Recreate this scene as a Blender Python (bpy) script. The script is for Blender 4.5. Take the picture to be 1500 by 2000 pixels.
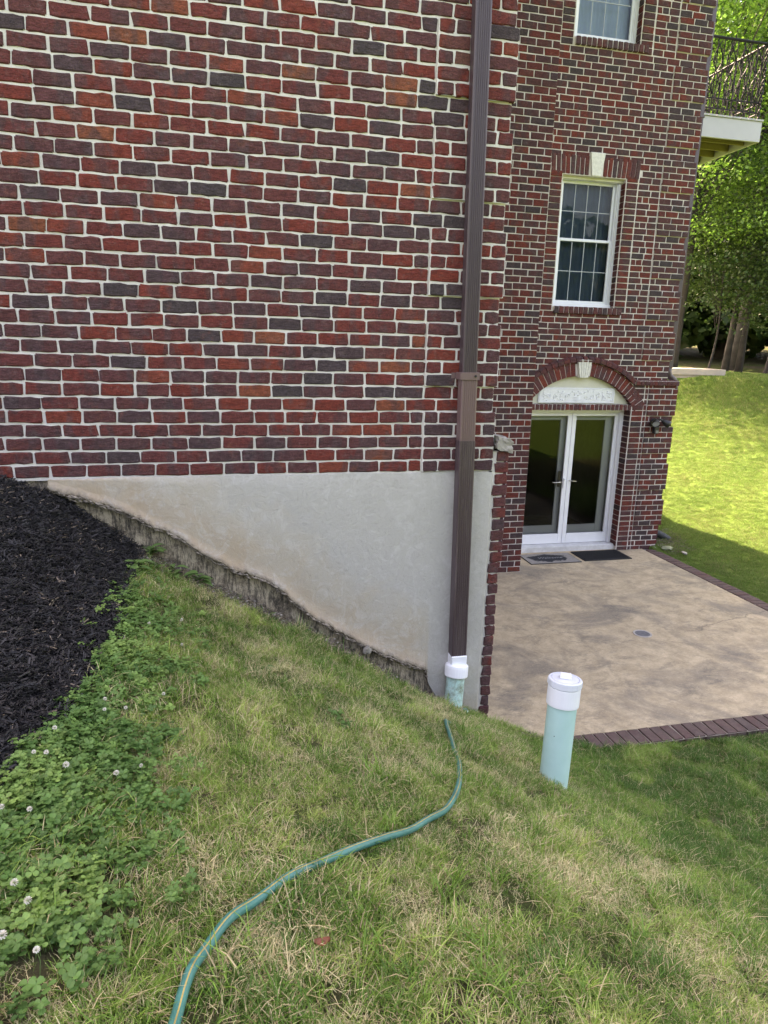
import bpy, bmesh, math, random
import numpy as np
from mathutils import Vector, Matrix

random.seed(7); rng = np.random.default_rng(7)
for o in list(bpy.data.objects): bpy.data.objects.remove(o)
S = bpy.context.scene
C = S.collection
PI = math.pi

# ------------------------------------------------------------------ camera
cd = bpy.data.cameras.new("camera"); cam = bpy.data.objects.new("camera", cd); C.objects.link(cam)
S.camera = cam
yaw, pitch, roll = 0.2267, 0.2414, 0.0248
cy_, sy_, cp_, sp_ = math.cos(yaw), math.sin(yaw), math.cos(pitch), math.sin(pitch)
F = Vector((sy_*cp_, cy_*cp_, -sp_)); R0 = Vector((cy_, -sy_, 0)); U0 = R0.cross(F)
Rr = R0*math.cos(roll) + U0*math.sin(roll); Ur = -R0*math.sin(roll) + U0*math.cos(roll)
M = Matrix((Rr, Ur, -F)).transposed().to_4x4(); M.translation = Vector((-0.6004, -4.2810, 0.8082))
cam.matrix_world = M
cd.sensor_fit = 'VERTICAL'; cd.sensor_height = 24.0; cd.lens = 24.0*1300.2/2000.0
cd.clip_start = 0.05; cd.clip_end = 2000
S.render.resolution_x, S.render.resolution_y = 768, 1024

# ------------------------------------------------------------------ light
SUN = Vector((-0.40*math.cos(math.radians(52)), 0.9165*math.cos(math.radians(52)), math.sin(math.radians(52)))).normalized()
w = bpy.data.worlds.new("World"); S.world = w; w.use_nodes = True
nt = w.node_tree; nt.nodes.clear()
sky = nt.nodes.new('ShaderNodeTexSky'); sky.sky_type = 'NISHITA'; sky.sun_disc = False
sky.sun_elevation = math.radians(52); sky.sun_rotation = math.atan2(SUN.x, SUN.y)
sky.air_density = 1.0; sky.dust_density = 3.0; sky.ozone_density = 1.0
bg = nt.nodes.new('ShaderNodeBackground'); bg.inputs[1].default_value = 0.15
ow = nt.nodes.new('ShaderNodeOutputWorld')
nt.links.new(sky.outputs[0], bg.inputs[0]); nt.links.new(bg.outputs[0], ow.inputs[0])
sl = bpy.data.lights.new("sun", 'SUN'); so = bpy.data.objects.new("sun", sl); C.objects.link(so)
sl.energy = 4.0; sl.angle = math.radians(0.5); sl.color = (1.0, 0.96, 0.90)
so.rotation_euler = (-SUN).to_track_quat('-Z', 'Y').to_euler()
S.view_settings.view_transform = 'Standard'; S.view_settings.look = 'None'
S.view_settings.gamma = 1.0; S.view_settings.exposure = 3.05
S.view_settings.use_white_balance = True; S.view_settings.white_balance_temperature = 9600; S.view_settings.white_balance_tint = 24
try: S.view_settings.use_curve_mapping = False
except Exception: pass
S.cycles.max_bounces = 8; S.cycles.diffuse_bounces = 4; S.cycles.transparent_max_bounces = 12
S.cycles.use_denoising = True

# ------------------------------------------------------------------ helpers
def tag(o, label=None, cat=None, group=None, kind=None):
    if label: o['label'] = label
    if cat: o['category'] = cat
    if group: o['group'] = group
    if kind: o['kind'] = kind
    return o

class MB:
    def __init__(s): s.v = []; s.f = []; s.m = []; s.a = []
    def add(s, vs, fs, mi=0, a=0.0):
        b = len(s.v); s.v += [tuple(p) for p in vs]
        for f in fs: s.f.append(tuple(i+b for i in f)); s.m.append(mi); s.a.append(a)
    def box(s, x0, x1, y0, y1, z0, z1, mi=0, a=0.0, T=None):
        vs = [(x, y, z) for z in (z0, z1) for y in (y0, y1) for x in (x0, x1)]
        if T: vs = [T(p) for p in vs]
        s.add(vs, [(0,2,3,1),(4,5,7,6),(0,1,5,4),(2,6,7,3),(0,4,6,2),(1,3,7,5)], mi, a)
    def bev(s, x0, x1, y0, y1, z0, z1, b=0.004, mi=0, a=0.0, T=None):
        # box with chamfered edges
        bm = bmesh.new()
        bmesh.ops.create_cube(bm, size=1)
        for v in bm.verts:
            v.co = Vector(((x0+x1)/2+v.co.x*(x1-x0), (y0+y1)/2+v.co.y*(y1-y0), (z0+z1)/2+v.co.z*(z1-z0)))
        bmesh.ops.bevel(bm, geom=bm.edges[:], offset=b, segments=1, affect='EDGES')
        bm.verts.ensure_lookup_table(); bm.verts.index_update()
        vs = [tuple(v.co) for v in bm.verts]
        if T: vs = [T(p) for p in vs]
        s.add(vs, [tuple(v.index for v in f.verts) for f in bm.faces], mi, a); bm.free()
    def tube(s, pts, r, n=8, mi=0, a=0.0, cap=True, stripe=None):
        pts = [Vector(p) for p in pts]; rs = r if hasattr(r, '__len__') else [r]*len(pts)
        rings = []; up = Vector((0, 0, 1)); prev = None
        for i, p in enumerate(pts):
            t = (pts[min(i+1, len(pts)-1)] - pts[max(i-1, 0)]).normalized()
            if prev is None:
                ref = up if abs(t.dot(up)) < .9 else Vector((1, 0, 0)); n1 = t.cross(ref).normalized()
            else:
                n1 = (prev - t*prev.dot(t)).normalized()
            prev = n1; n2 = t.cross(n1)
            rings.append([p + (n1*math.cos(2*PI*k/n) + n2*math.sin(2*PI*k/n))*rs[i] for k in range(n)])
        b = len(s.v)
        for rg in rings: s.v += [tuple(q) for q in rg]
        for i in range(len(pts)-1):
            for k in range(n):
                s.f.append((b+i*n+k, b+i*n+(k+1) % n, b+(i+1)*n+(k+1) % n, b+(i+1)*n+k))
                s.m.append(stripe[1] if stripe and k in stripe[0] else mi); s.a.append(a)
        if cap:
            s.f.append(tuple(b+k for k in range(n))[::-1]); s.m.append(mi); s.a.append(a)
            s.f.append(tuple(b+(len(pts)-1)*n+k for k in range(n))); s.m.append(mi); s.a.append(a)
    def lathe(s, prof, n=24, mi=0, T=None):
        b = len(s.v)
        for r, z in prof:
            for k in range(n):
                p = (r*math.cos(2*PI*k/n), r*math.sin(2*PI*k/n), z)
                s.v.append(tuple(T(p)) if T else p)
        for i in range(len(prof)-1):
            for k in range(n):
                s.f.append((b+i*n+k, b+i*n+(k+1) % n, b+(i+1)*n+(k+1) % n, b+(i+1)*n+k)); s.m.append(mi); s.a.append(0)
    def mesh(s, name, mats, smooth=False, attr=None):
        me = bpy.data.meshes.new(name); me.from_pydata(s.v, [], s.f)
        for m in (mats if isinstance(mats, (list, tuple)) else [mats]): me.materials.append(m)
        me.polygons.foreach_set('material_index', s.m)
        if attr:
            at = me.attributes.new(attr, 'FLOAT', 'FACE'); at.data.foreach_set('value', s.a)
        if smooth: me.polygons.foreach_set('use_smooth', [True]*len(s.f))
        me.update(); return me
    def build(s, name, mats, parent=None, smooth=False, attr=None, loc=None):
        o = bpy.data.objects.new(name, s.mesh(name, mats, smooth, attr)); C.objects.link(o)
        if loc: o.location = loc
        if parent:
            o.parent = parent
            if not loc: o.location = -Vector(parent_loc(parent))
        return o
def parent_loc(p):
    l = Vector((0, 0, 0))
    while p is not None: l = l + p.location; p = p.parent
    return l
def empty(name, loc):
    o = bpy.data.objects.new(name, None); C.objects.link(o); o.location = loc; o.empty_display_size = .1; return o

# ------------------------------------------------------------------ materials
def mat(name):
    m = bpy.data.materials.new(name); m.use_nodes = True; n = m.node_tree; n.nodes.clear()
    o = n.nodes.new('ShaderNodeOutputMaterial'); b = n.nodes.new('ShaderNodeBsdfPrincipled')
    n.links.new(b.outputs[0], o.inputs[0]); return m, n, b, o
class NG:
    """small node-graph builder"""
    def __init__(s, n): s.n = n; s.L = n.links.new
    def node(s, t, **k):
        x = s.n.nodes.new(t)
        for a, b in k.items(): setattr(x, a, b)
        return x
    def pos(s): return s.node('ShaderNodeNewGeometry').outputs['Position']
    def noise(s, scale, detail=4, rough=.6, vec=None, dist=0, sc=None):
        x = s.node('ShaderNodeTexNoise'); x.inputs['Scale'].default_value = scale
        x.inputs['Detail'].default_value = detail; x.inputs['Roughness'].default_value = rough
        x.inputs['Distortion'].default_value = dist
        v = vec if vec is not None else s.pos()
        if sc:
            mp = s.node('ShaderNodeMapping'); mp.inputs['Scale'].default_value = sc; s.L(v, mp.inputs[0]); v = mp.outputs[0]
        s.L(v, x.inputs['Vector']); return x.outputs['Fac']
    def ramp(s, fac, stops, interp='LINEAR'):
        x = s.node('ShaderNodeValToRGB'); x.color_ramp.interpolation = interp
        e = x.color_ramp.elements
        while len(e) < len(stops): e.new(.5)
        for i, (p, c) in enumerate(stops):
            e[i].position = p
            e[i].color = (c, c, c, 1) if isinstance(c, (int, float)) else (*c, 1)
        s.L(fac, x.inputs[0]); return x.outputs[0]
    def mix(s, fac, a, b, mode='MIX'):
        x = s.node('ShaderNodeMix', data_type='RGBA', blend_type=mode)
        for v, i in ((fac, 0), (a, 6), (b, 7)):
            if isinstance(v, (int, float)): x.inputs[i].default_value = v
            elif isinstance(v, tuple): x.inputs[i].default_value = (*v, 1)
            else: s.L(v, x.inputs[i])
        return x.outputs[2]
    def math(s, op, a, b=0.0, c=None):
        x = s.node('ShaderNodeMath', operation=op)
        for v, i in ((a, 0), (b, 1), (c, 2)):
            if v is None: continue
            if isinstance(v, (int, float)): x.inputs[i].default_value = v
            else: s.L(v, x.inputs[i])
        return x.outputs[0]
    def bump(s, h, st, dist=.01):
        x = s.node('ShaderNodeBump'); x.inputs['Strength'].default_value = st; x.inputs['Distance'].default_value = dist
        s.L(h, x.inputs['Height']); return x.outputs[0]
    def attr(s, name, t='GEOMETRY'):
        return s.node('ShaderNodeAttribute', attribute_name=name, attribute_type=t).outputs['Fac']
    def xyz(s, v=None):
        x = s.node('ShaderNodeSeparateXYZ'); s.L(v if v is not None else s.pos(), x.inputs[0]); return x.outputs

def simple(name, col, rough=.6, var=.12, nscale=12, bump=0.0, bscale=60, metallic=0, spec=.5):
    m, n, b, o = mat(name); g = NG(n)
    f = g.noise(nscale, 5)
    c = g.ramp(f, [(.25, tuple(v*(1-var) for v in col)), (.75, tuple(min(1, v*(1+var)) for v in col))])
    g.L(c, b.inputs['Base Color']); b.inputs['Roughness'].default_value = rough; b.inputs['Metallic'].default_value = metallic
    b.inputs['Specular IOR Level'].default_value = spec
    if bump: g.L(g.bump(g.noise(bscale, 6), bump, .004), b.inputs['Normal'])
    return m

def brick_mat(name, src, far=False):
    m, n, b, o = mat(name); g = NG(n)
    if src == 'object':
        oi = g.node('ShaderNodeObjectInfo'); sp = g.node('ShaderNodeSeparateColor'); g.L(oi.outputs['Color'], sp.inputs[0])
        t = sp.outputs[0]
    else: t = g.attr('bt')
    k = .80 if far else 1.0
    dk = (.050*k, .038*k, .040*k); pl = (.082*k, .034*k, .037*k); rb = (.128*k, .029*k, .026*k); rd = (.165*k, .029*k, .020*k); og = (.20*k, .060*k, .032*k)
    base = g.ramp(t, [(0.0, dk), (.04, (.058*k, .037*k, .041*k)), (.14, pl), (.42, (.105*k, .033*k, .032*k)), (.64, rb), (.90, rd), (.978, (.19*k, .042*k, .026*k)), (.997, og)])
    # kiln flashing: smoky patches and vertical bands across single bricks
    patch = g.noise(7.5, 3, .55, sc=(1, 1, .45))
    pf = g.ramp(patch, [(.50, 0.0), (.57, 1.0)])
    base2 = g.mix(g.math('MULTIPLY', pf, .52), base, (.060*k, .043*k, .047*k))
    warm = g.ramp(g.noise(9.0, 4, .6), [(.60, 0.0), (.72, 1.0)])
    base3 = g.mix(g.math('MULTIPLY', warm, .45), base2, (.19*k, .060*k, .038*k))
    fine = g.noise(140, 6, .7)
    base4 = g.mix(1.0, base3, g.ramp(fine, [(.28, .55), (.72, 1.55)]), 'MULTIPLY')
    mott = g.noise(48, 5, .8, sc=(.6, 1, 1.4))
    base4 = g.mix(1.0, base4, g.ramp(mott, [(.32, .58), (.5, 1.0), (.68, 1.5)]), 'MULTIPLY')
    dust = g.ramp(g.noise(24, 7, .8), [(.54, 0.0), (.72, 1.0)])
    base5 = g.mix(g.math('MULTIPLY', dust, .42), base4, (.22, .165, .155))
    speck = g.ramp(g.noise(230, 2, .5), [(.735, 0.0), (.76, 1.0)])
    base6 = g.mix(g.math('MULTIPLY', speck, .6), base5, (.5, .46, .42))
    g.L(base6, b.inputs['Base Color']); b.inputs['Roughness'].default_value = .88
    b.inputs['Specular IOR Level'].default_value = .3
    if not far:
        h = g.math('ADD', g.math('MULTIPLY', g.noise(55, 8, .65, sc=(.5, 1, 1.6), dist=.6), 1.0), g.math('MULTIPLY', fine, .35))
        g.L(g.bump(h, 1.0, .010), b.inputs['Normal'])
    else: g.L(g.bump(fine, .5, .004), b.inputs['Normal'])
    return m
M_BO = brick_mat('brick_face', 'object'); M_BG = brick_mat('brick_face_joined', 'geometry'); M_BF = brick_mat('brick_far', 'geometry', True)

def mortar_mat(name, c0, c1):
    m, n, b, o = mat(name); g = NG(n)
    f = g.noise(5, 6, .65)
    c = g.ramp(f, [(.3, c0), (.7, c1)])
    c = g.mix(g.math('MULTIPLY', g.ramp(g.noise(90, 5, .7), [(.55, 0.0), (.8, 1.0)]), .45), c, (.26, .24, .21))
    g.L(c, b.inputs['Base Color']); b.inputs['Roughness'].default_value = .95; b.inputs['Specular IOR Level'].default_value = .2
    g.L(g.bump(g.noise(120, 8, .7), .7, .006), b.inputs['Normal']); return m
M_MORT = mortar_mat('mortar', (.55, .515, .475), (.73, .695, .655))
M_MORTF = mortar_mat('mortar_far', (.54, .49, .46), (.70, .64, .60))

# stucco: grey render, soil-tanned toward the broken foot, trowel marks
m, n, b, o = mat('stucco'); g = NG(n); M_STUC = m
tan = g.math('ADD', g.attr('tan'), g.math('MULTIPLY', g.math('SUBTRACT', g.noise(3.2, 6, .65, dist=.4), .5), .9))
c = g.ramp(tan, [(.10, (.430, .410, .380)), (.36, (.440, .395, .335)), (.80, (.43, .330, .235))])
c = g.mix(g.math('MULTIPLY', g.ramp(g.noise(7, 8, .75, dist=1.5), [(.50, 0.0), (.64, 1.0)]), .36), c, (.57, .56, .54))
c = g.mix(g.math('MULTIPLY', g.ramp(g.noise(14, 8, .8, dist=2.0), [(.53, 0.0), (.66, 1.0)]), .42), c, (.30, .28, .25))
c = g.mix(g.math('MULTIPLY', g.attr('rim'), g.ramp(g.noise(40, 6, .8), [(.35, .25), (.6, 1.0)])), c, (.09, .075, .06))
g.L(c, b.inputs['Base Color']); b.inputs['Roughness'].default_value = .92; b.inputs['Specular IOR Level'].default_value = .25
h = g.math('ADD', g.math('MULTIPLY', g.noise(16, 6, .6, dist=1.2), .8), g.math('MULTIPLY', g.noise(170, 6, .7), .35))
g.L(g.bump(h, .55, .012), b.inputs['Normal'])
# old foundation under it
m, n, b, o = mat('foundation_stain'); g = NG(n); M_FND = m
c = g.ramp(g.noise(5, 9, .8, sc=(1.6, 1, 1.0)), [(.34, (.035, .030, .026)), (.43, (.22, .175, .13)), (.54, (.52, .43, .32))])
c = g.mix(g.math('MULTIPLY', g.ramp(g.noise(26, 7, .8, sc=(2, 1, .35)), [(.48, 0.0), (.58, 1.0)]), .8), c, (.03, .028, .024))
g.L(c, b.inputs['Base Color']); b.inputs['Roughness'].default_value = .95
g.L(g.bump(g.noise(60, 8, .7), 1, .012), b.inputs['Normal'])
# patio concrete
m, n, b, o = mat('patio_concrete'); g = NG(n); M_PAT = m
big = g.noise(1.1, 7, .68, dist=.8); mid = g.noise(5, 9, .78, dist=.35); fin = g.noise(70, 8, .75, sc=(.6, 1.5, 1))
c = g.ramp(mid, [(.32, (.34, .258, .165)), (.52, (.495, .385, .25)), (.70, (.64, .505, .335))])
c = g.mix(g.ramp(big, [(.47, 0.0), (.62, .75)]), c, (.20, .17, .135))
c = g.mix(g.math('MULTIPLY', g.ramp(g.noise(2.6, 9, .82, dist=.5, sc=(1, 1.7, 1)), [(.52, 0.0), (.63, 1.0)]), .55), c, (.13, .115, .095))
c = g.mix(g.math('MULTIPLY', g.ramp(fin, [(.56, 0.0), (.68, 1.0)]), .6), c, (.72, .60, .46))
c = g.mix(g.math('MULTIPLY', g.ramp(fin, [(.30, 1.0), (.44, 0.0)]), .6), c, (.16, .13, .10))
X = g.xyz()
# hairline crack wandering from the right border
wob = g.math('MULTIPLY', g.math('SUBTRACT', g.noise(2.2, 8, .6), .5), .35)
ln = g.math('ABSOLUTE', g.math('SUBTRACT', X[1], g.math('ADD', g.math('ADD', g.math('MULTIPLY', g.math('SUBTRACT', X[0], 4.2), .24), 1.70), wob)))
cr = g.math('MULTIPLY', g.ramp(ln, [(.003, 1.0), (.012, 0.0)]), g.math('GREATER_THAN', X[0], 4.25))
c = g.mix(g.math('MULTIPLY', cr, .5), c, (.10, .085, .07))
g.L(c, b.inputs['Base Color']); b.inputs['Roughness'].default_value = .85
g.L(g.bump(g.math('SUBTRACT', fin, cr), .5, .006), b.inputs['Normal'])
# ground
m, n, b, o = mat('lawn_soil'); g = NG(n); M_GND = m
P_ = g.pos()
dry = g.ramp(g.noise(1.7, 5, .65), [(.42, 0.0), (.62, 1.0)])
c = g.mix(dry, (.075, .095, .028), (.15, .13, .07))
c = g.mix(g.ramp(g.noise(60, 6, .8), [(.35, .5), (.7, 0.0)]), c, (.04, .038, .02))
hillc = g.ramp(g.noise(.55, 6, .7), [(.30, (.085, .160, .030)), (.55, (.125, .21, .040)), (.75, (.175, .24, .065))])
hillc = g.mix(g.ramp(g.noise(22, 7, .8), [(.35, .45), (.6, 0.0)]), hillc, (.045, .085, .014))
hillc = g.mix(g.attr('wood'), hillc, g.ramp(g.noise(.8, 6, .7), [(.40, (.055, .085, .020)), (.62, (.085, .070, .045))]))
c = g.mix(g.attr('hill'), c, hillc)
mul = g.ramp(g.noise(80, 7, .8), [(.35, (.008, .008, .009)), (.6, (.020, .019, .020)), (.8, (.05, .048, .047))])
c = g.mix(g.attr('mulch'), c, mul)
c = g.mix(g.attr('dirt'), c, g.ramp(g.noise(35, 8, .8), [(.35, (.035, .028, .022)), (.6, (.12, .095, .07)), (.78, (.24, .20, .15))]))
g.L(c, b.inputs['Base Color']); b.inputs['Roughness'].default_value = .95; b.inputs['Specular IOR Level'].default_value = .15
g.L(g.bump(g.noise(70, 8, .75), 1.0, .03), b.inputs['Normal'])

def blade_mat(name, greens, dries, trans=.25):
    m, n, b, o = mat(name); g = NG(n)
    t = g.attr('tint', 'INSTANCER'); d = g.attr('bt')
    gr = g.ramp(t, greens)
    isdry = g.math('GREATER_THAN', g.math('ADD', g.math('MULTIPLY', d, 1.0), g.math('MULTIPLY', g.attr('dry', 'INSTANCER'), .9)), .93)
    col = g.mix(isdry, gr, g.ramp(d, dries))
    col = g.mix(1.0, col, g.ramp(g.math('FRACT', g.math('MULTIPLY', d, 17.3)), [(0.0, .72), (1.0, 1.28)]), 'MULTIPLY')
    g.L(col, b.inputs['Base Color']); b.inputs['Roughness'].default_value = .55; b.inputs['Specular IOR Level'].default_value = .35
    tr = g.node('ShaderNodeBsdfTranslucent'); g.L(col, tr.inputs[0])
    mx = g.node('ShaderNodeMixShader'); mx.inputs[0].default_value = trans
    g.L(b.outputs[0], mx.inputs[1]); g.L(tr.outputs[0], mx.inputs[2]); g.L(mx.outputs[0], o.inputs[0])
    return m
M_GRASS = blade_mat('grass_blade', [(0.0, (.062, .155, .022)), (.5, (.165, .300, .048)), (1.0, (.34, .45, .105))],
                    [(0.0, (.54, .46, .24)), (.7, (.70, .61, .36)), (1.0, (.38, .29, .15))])
M_HGRASS = blade_mat('hill_blade', [(0.0, (.085, .175, .030)), (.5, (.130, .230, .042)), (1.0, (.19, .27, .065))],
                    [(0.0, (.24, .22, .09)), (1.0, (.26, .24, .11))], .35)
M_CLOV = blade_mat('clover_leaf', [(0.0, (.055, .140, .032)), (.5, (.105, .215, .055)), (1.0, (.20, .32, .08))],
                   [(0.0, (.10, .20, .07)), (1.0, (.12, .2, .07))], .25)
M_MULCH = blade_mat('mulch_chip', [(0.0, (.006, .006, .007)), (.6, (.017, .016, .017)), (1.0, (.045, .042, .042))],
                    [(0.0, (.26, .22, .16)), (1.0, (.16, .12, .09))], 0.0)

def leaf_mat(name, cols, trans=.5):
    m, n, b, o = mat(name); g = NG(n)
    col = g.ramp(g.attr('bt'), cols)
    g.L(col, b.inputs['Base Color']); b.inputs['Roughness'].default_value = .5; b.inputs['Specular IOR Level'].default_value = .4
    tr = g.node('ShaderNodeBsdfTranslucent')
    hs = g.mix(1.0, col, (.9, 1.25, .75), 'MULTIPLY'); g.L(hs, tr.inputs[0])
    mx = g.node('ShaderNodeMixShader'); mx.inputs[0].default_value = trans
    g.L(b.outputs[0], mx.inputs[1]); g.L(tr.outputs[0], mx.inputs[2]); g.L(mx.outputs[0], o.inputs[0]); return m
M_LEAF = [leaf_mat('leaf_green', [(0.0, (.060, .135, .035)), (1.0, (.145, .25, .065))]),
          leaf_mat('leaf_yellow_green', [(0.0, (.100, .185, .042)), (1.0, (.21, .31, .08))]),
          leaf_mat('leaf_dark', [(0.0, (.025, .055, .016)), (1.0, (.055, .095, .026))], .3)]
M_BARK = simple('bark', (.038, .034, .030), .95, .5, 5, 1, 40)
M_BARKD = simple('bark_dark', (.035, .03, .026), .95, .4, 5, 1, 40)

M_WHITE = simple('white_vinyl', (.74, .76, .80), .35, .03, 4)
M_WHITED = simple('white_paint', (.76, .77, .80), .5, .05, 6)
M_SHADEF = simple('shaded_inner_frame', (.62, .62, .66), .5, .05, 3)  # white frame greyed; the shadow behind the storm door is in the colour
M_SILL = simple('rough_white_masonry', (.60, .60, .60), .85, .2, 9, .8, 60)
M_KEY = simple('keystone_paint', (.66, .65, .60), .85, .18, 30, .7, 60)
M_CREAM = simple('cream_panel', (.60, .59, .49), .7, .08, 5, .3, 40)
M_RELIEF = simple('relief_white', (.72, .74, .76), .6, .08, 30, .2, 60)
M_BLACK = simple('black_metal', (.012, .012, .013), .45, .2, 10)
M_IRON = simple('wrought_iron', (.008, .008, .010), .55, .2, 10, spec=.2)
M_BRONZE = simple('dark_bronze', (.035, .03, .026), .4, .2, 10, metallic=.6)
M_STEEL = simple('satin_steel', (.45, .42, .36), .35, .1, 10, metallic=1)
M_DECKW = simple('painted_fascia', (.40, .40, .43), .6, .07, 2.5)
M_DECKT = simple('deck_board', (.36, .37, .38), .7, .15, 6)
M_JOIST = simple('joist_wood', (.16, .13, .05), .8, .2, 6)
M_CONC = simple('step_concrete', (.34, .31, .27), .9, .15, 5, .5, 50)
M_ROCK = simple('rock', (.26, .24, .21), .9, .35, 18, 1, 40)
M_CONC2 = simple('worn_rim', (.42, .38, .34), .8, .25, 30)
M_ROCKP = simple('pale_stone', (.34, .33, .30), .9, .3, 20, .8, 50)
M_ROOF = simple('roof_shingle', (.06, .055, .05), .9, .2, 4)
M_DARK = simple('interior_dark', (.02, .022, .018), .9, .2, 2)
M_CURT = simple('sheer_curtain', (.42, .50, .62), .8, .08, 3)
M_MUNT = simple('muntin_grey', (.38, .42, .46), .5, .05, 4)
M_SKYSHEET = simple('sky_tint_sheet', (.070, .105, .150), .8, .25, 3)  # blue of dimly reflected sky, put into the colour of a sheet
M_RUBB = simple('black_rubber', (.012, .013, .015), .7, .3, 60, .6, 200)
M_PIPEB = simple('black_pipe', (.022, .024, .026), .5, .2, 20)
M_PVCL = simple('cap_pvc', (.66, .69, .75), .32, .03, 9)
M_PVCW = simple('white_pvc', (.80, .82, .86), .32, .03, 9)

# downspout brown paint: scuffed
def ds_mat(name, col, scr):
    m, n, b, o = mat(name); g = NG(n)
    c = g.mix(g.math('MULTIPLY', g.ramp(g.noise(4, 6, .7, sc=(9, 9, .5)), [(.50, 0.0), (.7, 1.0)]), scr), col, (.16, .125, .125))
    c = g.mix(g.math('MULTIPLY', g.ramp(g.noise(38, 5, .8, sc=(3, 3, .35)), [(.62, 0.0), (.7, 1.0)]), scr), c, (.30, .26, .26))
    g.L(c, b.inputs['Base Color']); b.inputs['Roughness'].default_value = .42; return m
M_DS1 = ds_mat('brown_downspout', (.058, .038, .044), .15)
M_DS2 = ds_mat('faded_downspout', (.155, .095, .092), .35)
M_DS3 = ds_mat('scratched_downspout', (.068, .044, .049), .5)
# pale green sewer pipe with flecks / algae
def pvc_mat(name, algae):
    m, n, b, o = mat(name); g = NG(n)
    c = g.ramp(g.noise(6, 5), [(.3, (.36, .60, .56)), (.7, (.43, .67, .64))])
    c = g.mix(g.ramp(g.noise(38, 3, .5), [(.735, 0.0), (.76, 1.0)]), c, (.05, .06, .05))
    if algae:
        c = g.mix(g.math('MULTIPLY', g.ramp(g.noise(11, 8, .75), [(.46, 0.0), (.62, 1.0)]), .8), c, (.17, .17, .10))
        c = g.mix(g.math('MULTIPLY', g.ramp(g.noise(28, 8, .8), [(.55, 0.0), (.66, 1.0)]), .7), c, (.62, .64, .58))
    X = g.xyz()
    low = g.ramp(g.math('ADD', X[2], g.math('MULTIPLY', g.noise(14, 6, .7), .16)), [(0, 0.0), (1, 1.0)])
    g.L(c, b.inputs['Base Color']); b.inputs['Roughness'].default_value = .38; return m
M_PVCG = pvc_mat('green_pvc', False); M_PVCA = pvc_mat('algae_pvc', True)
# hose
m, n, b, o = mat('hose_teal'); g = NG(n); M_HOSE = m
c = g.ramp(g.noise(9, 5), [(.35, (.018, .135, .115)), (.7, (.040, .21, .180))])
c = g.mix(g.math('MULTIPLY', g.ramp(g.noise(60, 6, .8), [(.58, 0.0), (.7, 1.0)]), .5), c, (.22, .28, .25))
g.L(c, b.inputs['Base Color']); b.inputs['Roughness'].default_value = .45
M_HOSES = simple('hose_stripe', (.36, .27, .09), .5, .35, 30)
# glass
def glass(name, tint, refl=1.0):
    m, n, b, o = mat(name); g = NG(n)
    gl = g.node('ShaderNodeBsdfGlossy'); gl.inputs['Roughness'].default_value = .015; gl.inputs[0].default_value = (refl, refl, refl, 1)
    tr = g.node('ShaderNodeBsdfTransparent'); tr.inputs[0].default_value = (*tint, 1)
    fr = g.node('ShaderNodeFresnel'); fr.inputs[0].default_value = 1.7
    mx = g.node('ShaderNodeMixShader'); g.L(fr.outputs[0], mx.inputs[0]); g.L(tr.outputs[0], mx.inputs[1]); g.L(gl.outputs[0], mx.inputs[2])
    g.L(mx.outputs[0], o.inputs[0]); return m
M_GLASS = glass('window_glass', (.85, .92, .96), .20); M_GLASSD = glass('door_glass', (.5, .55, .52), .16); M_GLASSC = glass('storm_glass', (.92, .94, .92), .15)

# ------------------------------------------------------------------ terrain
def smn(t): t = np.clip(t, 0, 1); return t*t*(3-2*t)
def H0(x, y):
    x = np.asarray(x, float); y = np.asarray(y, float)
    w = np.interp(x, [-6,-3,-1.95,-1.65,-1.2,-.8,-.14,.61,1.21,1.7,2.2,9], [1.0,.3,.0,-.13,-.47,-.72,-1.10,-1.61,-1.93,-2.14,-2.22,-2.26])
    f = np.interp(x, [-6,-3,-2,-1.2,-.6,0,.5,1,2,3,5,9], [.8,.15,-.12,-.41,-.62,-.79,-.92,-1.08,-1.62,-2.05,-2.3,-2.35])
    t = np.clip(-y/2.9, 0, 1.6); near = w*(1-t)+f*t
    s = .64*(x-5.9)+.77*(y-4.0); v = .77*(x-5.9)-.64*(y-4.0)
    hill = np.interp(s, [-50,-5,-1,.3,1.5,4,7,8.5,10,13,16,22,30,60,140], [-3.2,-2.5,-2.28,-2.18,-1.92,-1.22,-.26,.27,.33,.33,.34,.75,1.6,3,6]) - .03*np.clip(v, -3, 30)*smn((s-2)/6)
    k = smn((x-4.6)/1.2)*smn((y+2)/3.); k = np.maximum(k, smn((y-5.2)/1.5))
    return near*(1-k)+hill*k
def wob(x, y, s=1.0):
    return (np.sin(x*3.1*s+y*1.7*s)+np.sin(x*-1.9*s+y*4.3*s+1.3)+np.sin(x*5.7*s-y*2.9*s+.7)*.6+np.sin(x*9.3*s+y*7.9*s+2.1)*.4)/3.0
def H(x, y):
    h = H0(x, y)
    rough = smn((5.2-x)/1.0)*smn((.2-y)/.3)
    h = h + .010*wob(x, y, 2.2)*rough
    inpat = (x > 1.13) & (x < 5.78) & (y > -.10) & (y < 8)
    d = np.minimum(np.minimum(y+.10, 5.78-x), 9)
    low = np.minimum(h, np.maximum(-2.38, np.where(x < 2.2, h-1.4*d, h-9*d)))
    return np.where(inpat, low, h)
def Hf(x, y): return float(H(np.array([x]), np.array([y]))[0])
def mulch_mask(x, y):
    e = np.interp(y, [-3.6,-3.0,-2.7,-2.5,-2.3,-2.1,-1.74,-1.32,-.68,-.26,0.0], [-2.1,-1.50,-1.33,-1.25,-1.22,-1.195,-1.14,-1.12,-1.17,-1.17,-1.15])
    e = e + .018*wob(x*2, y, 4.0)
    return smn((e-x)/.02)
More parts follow.
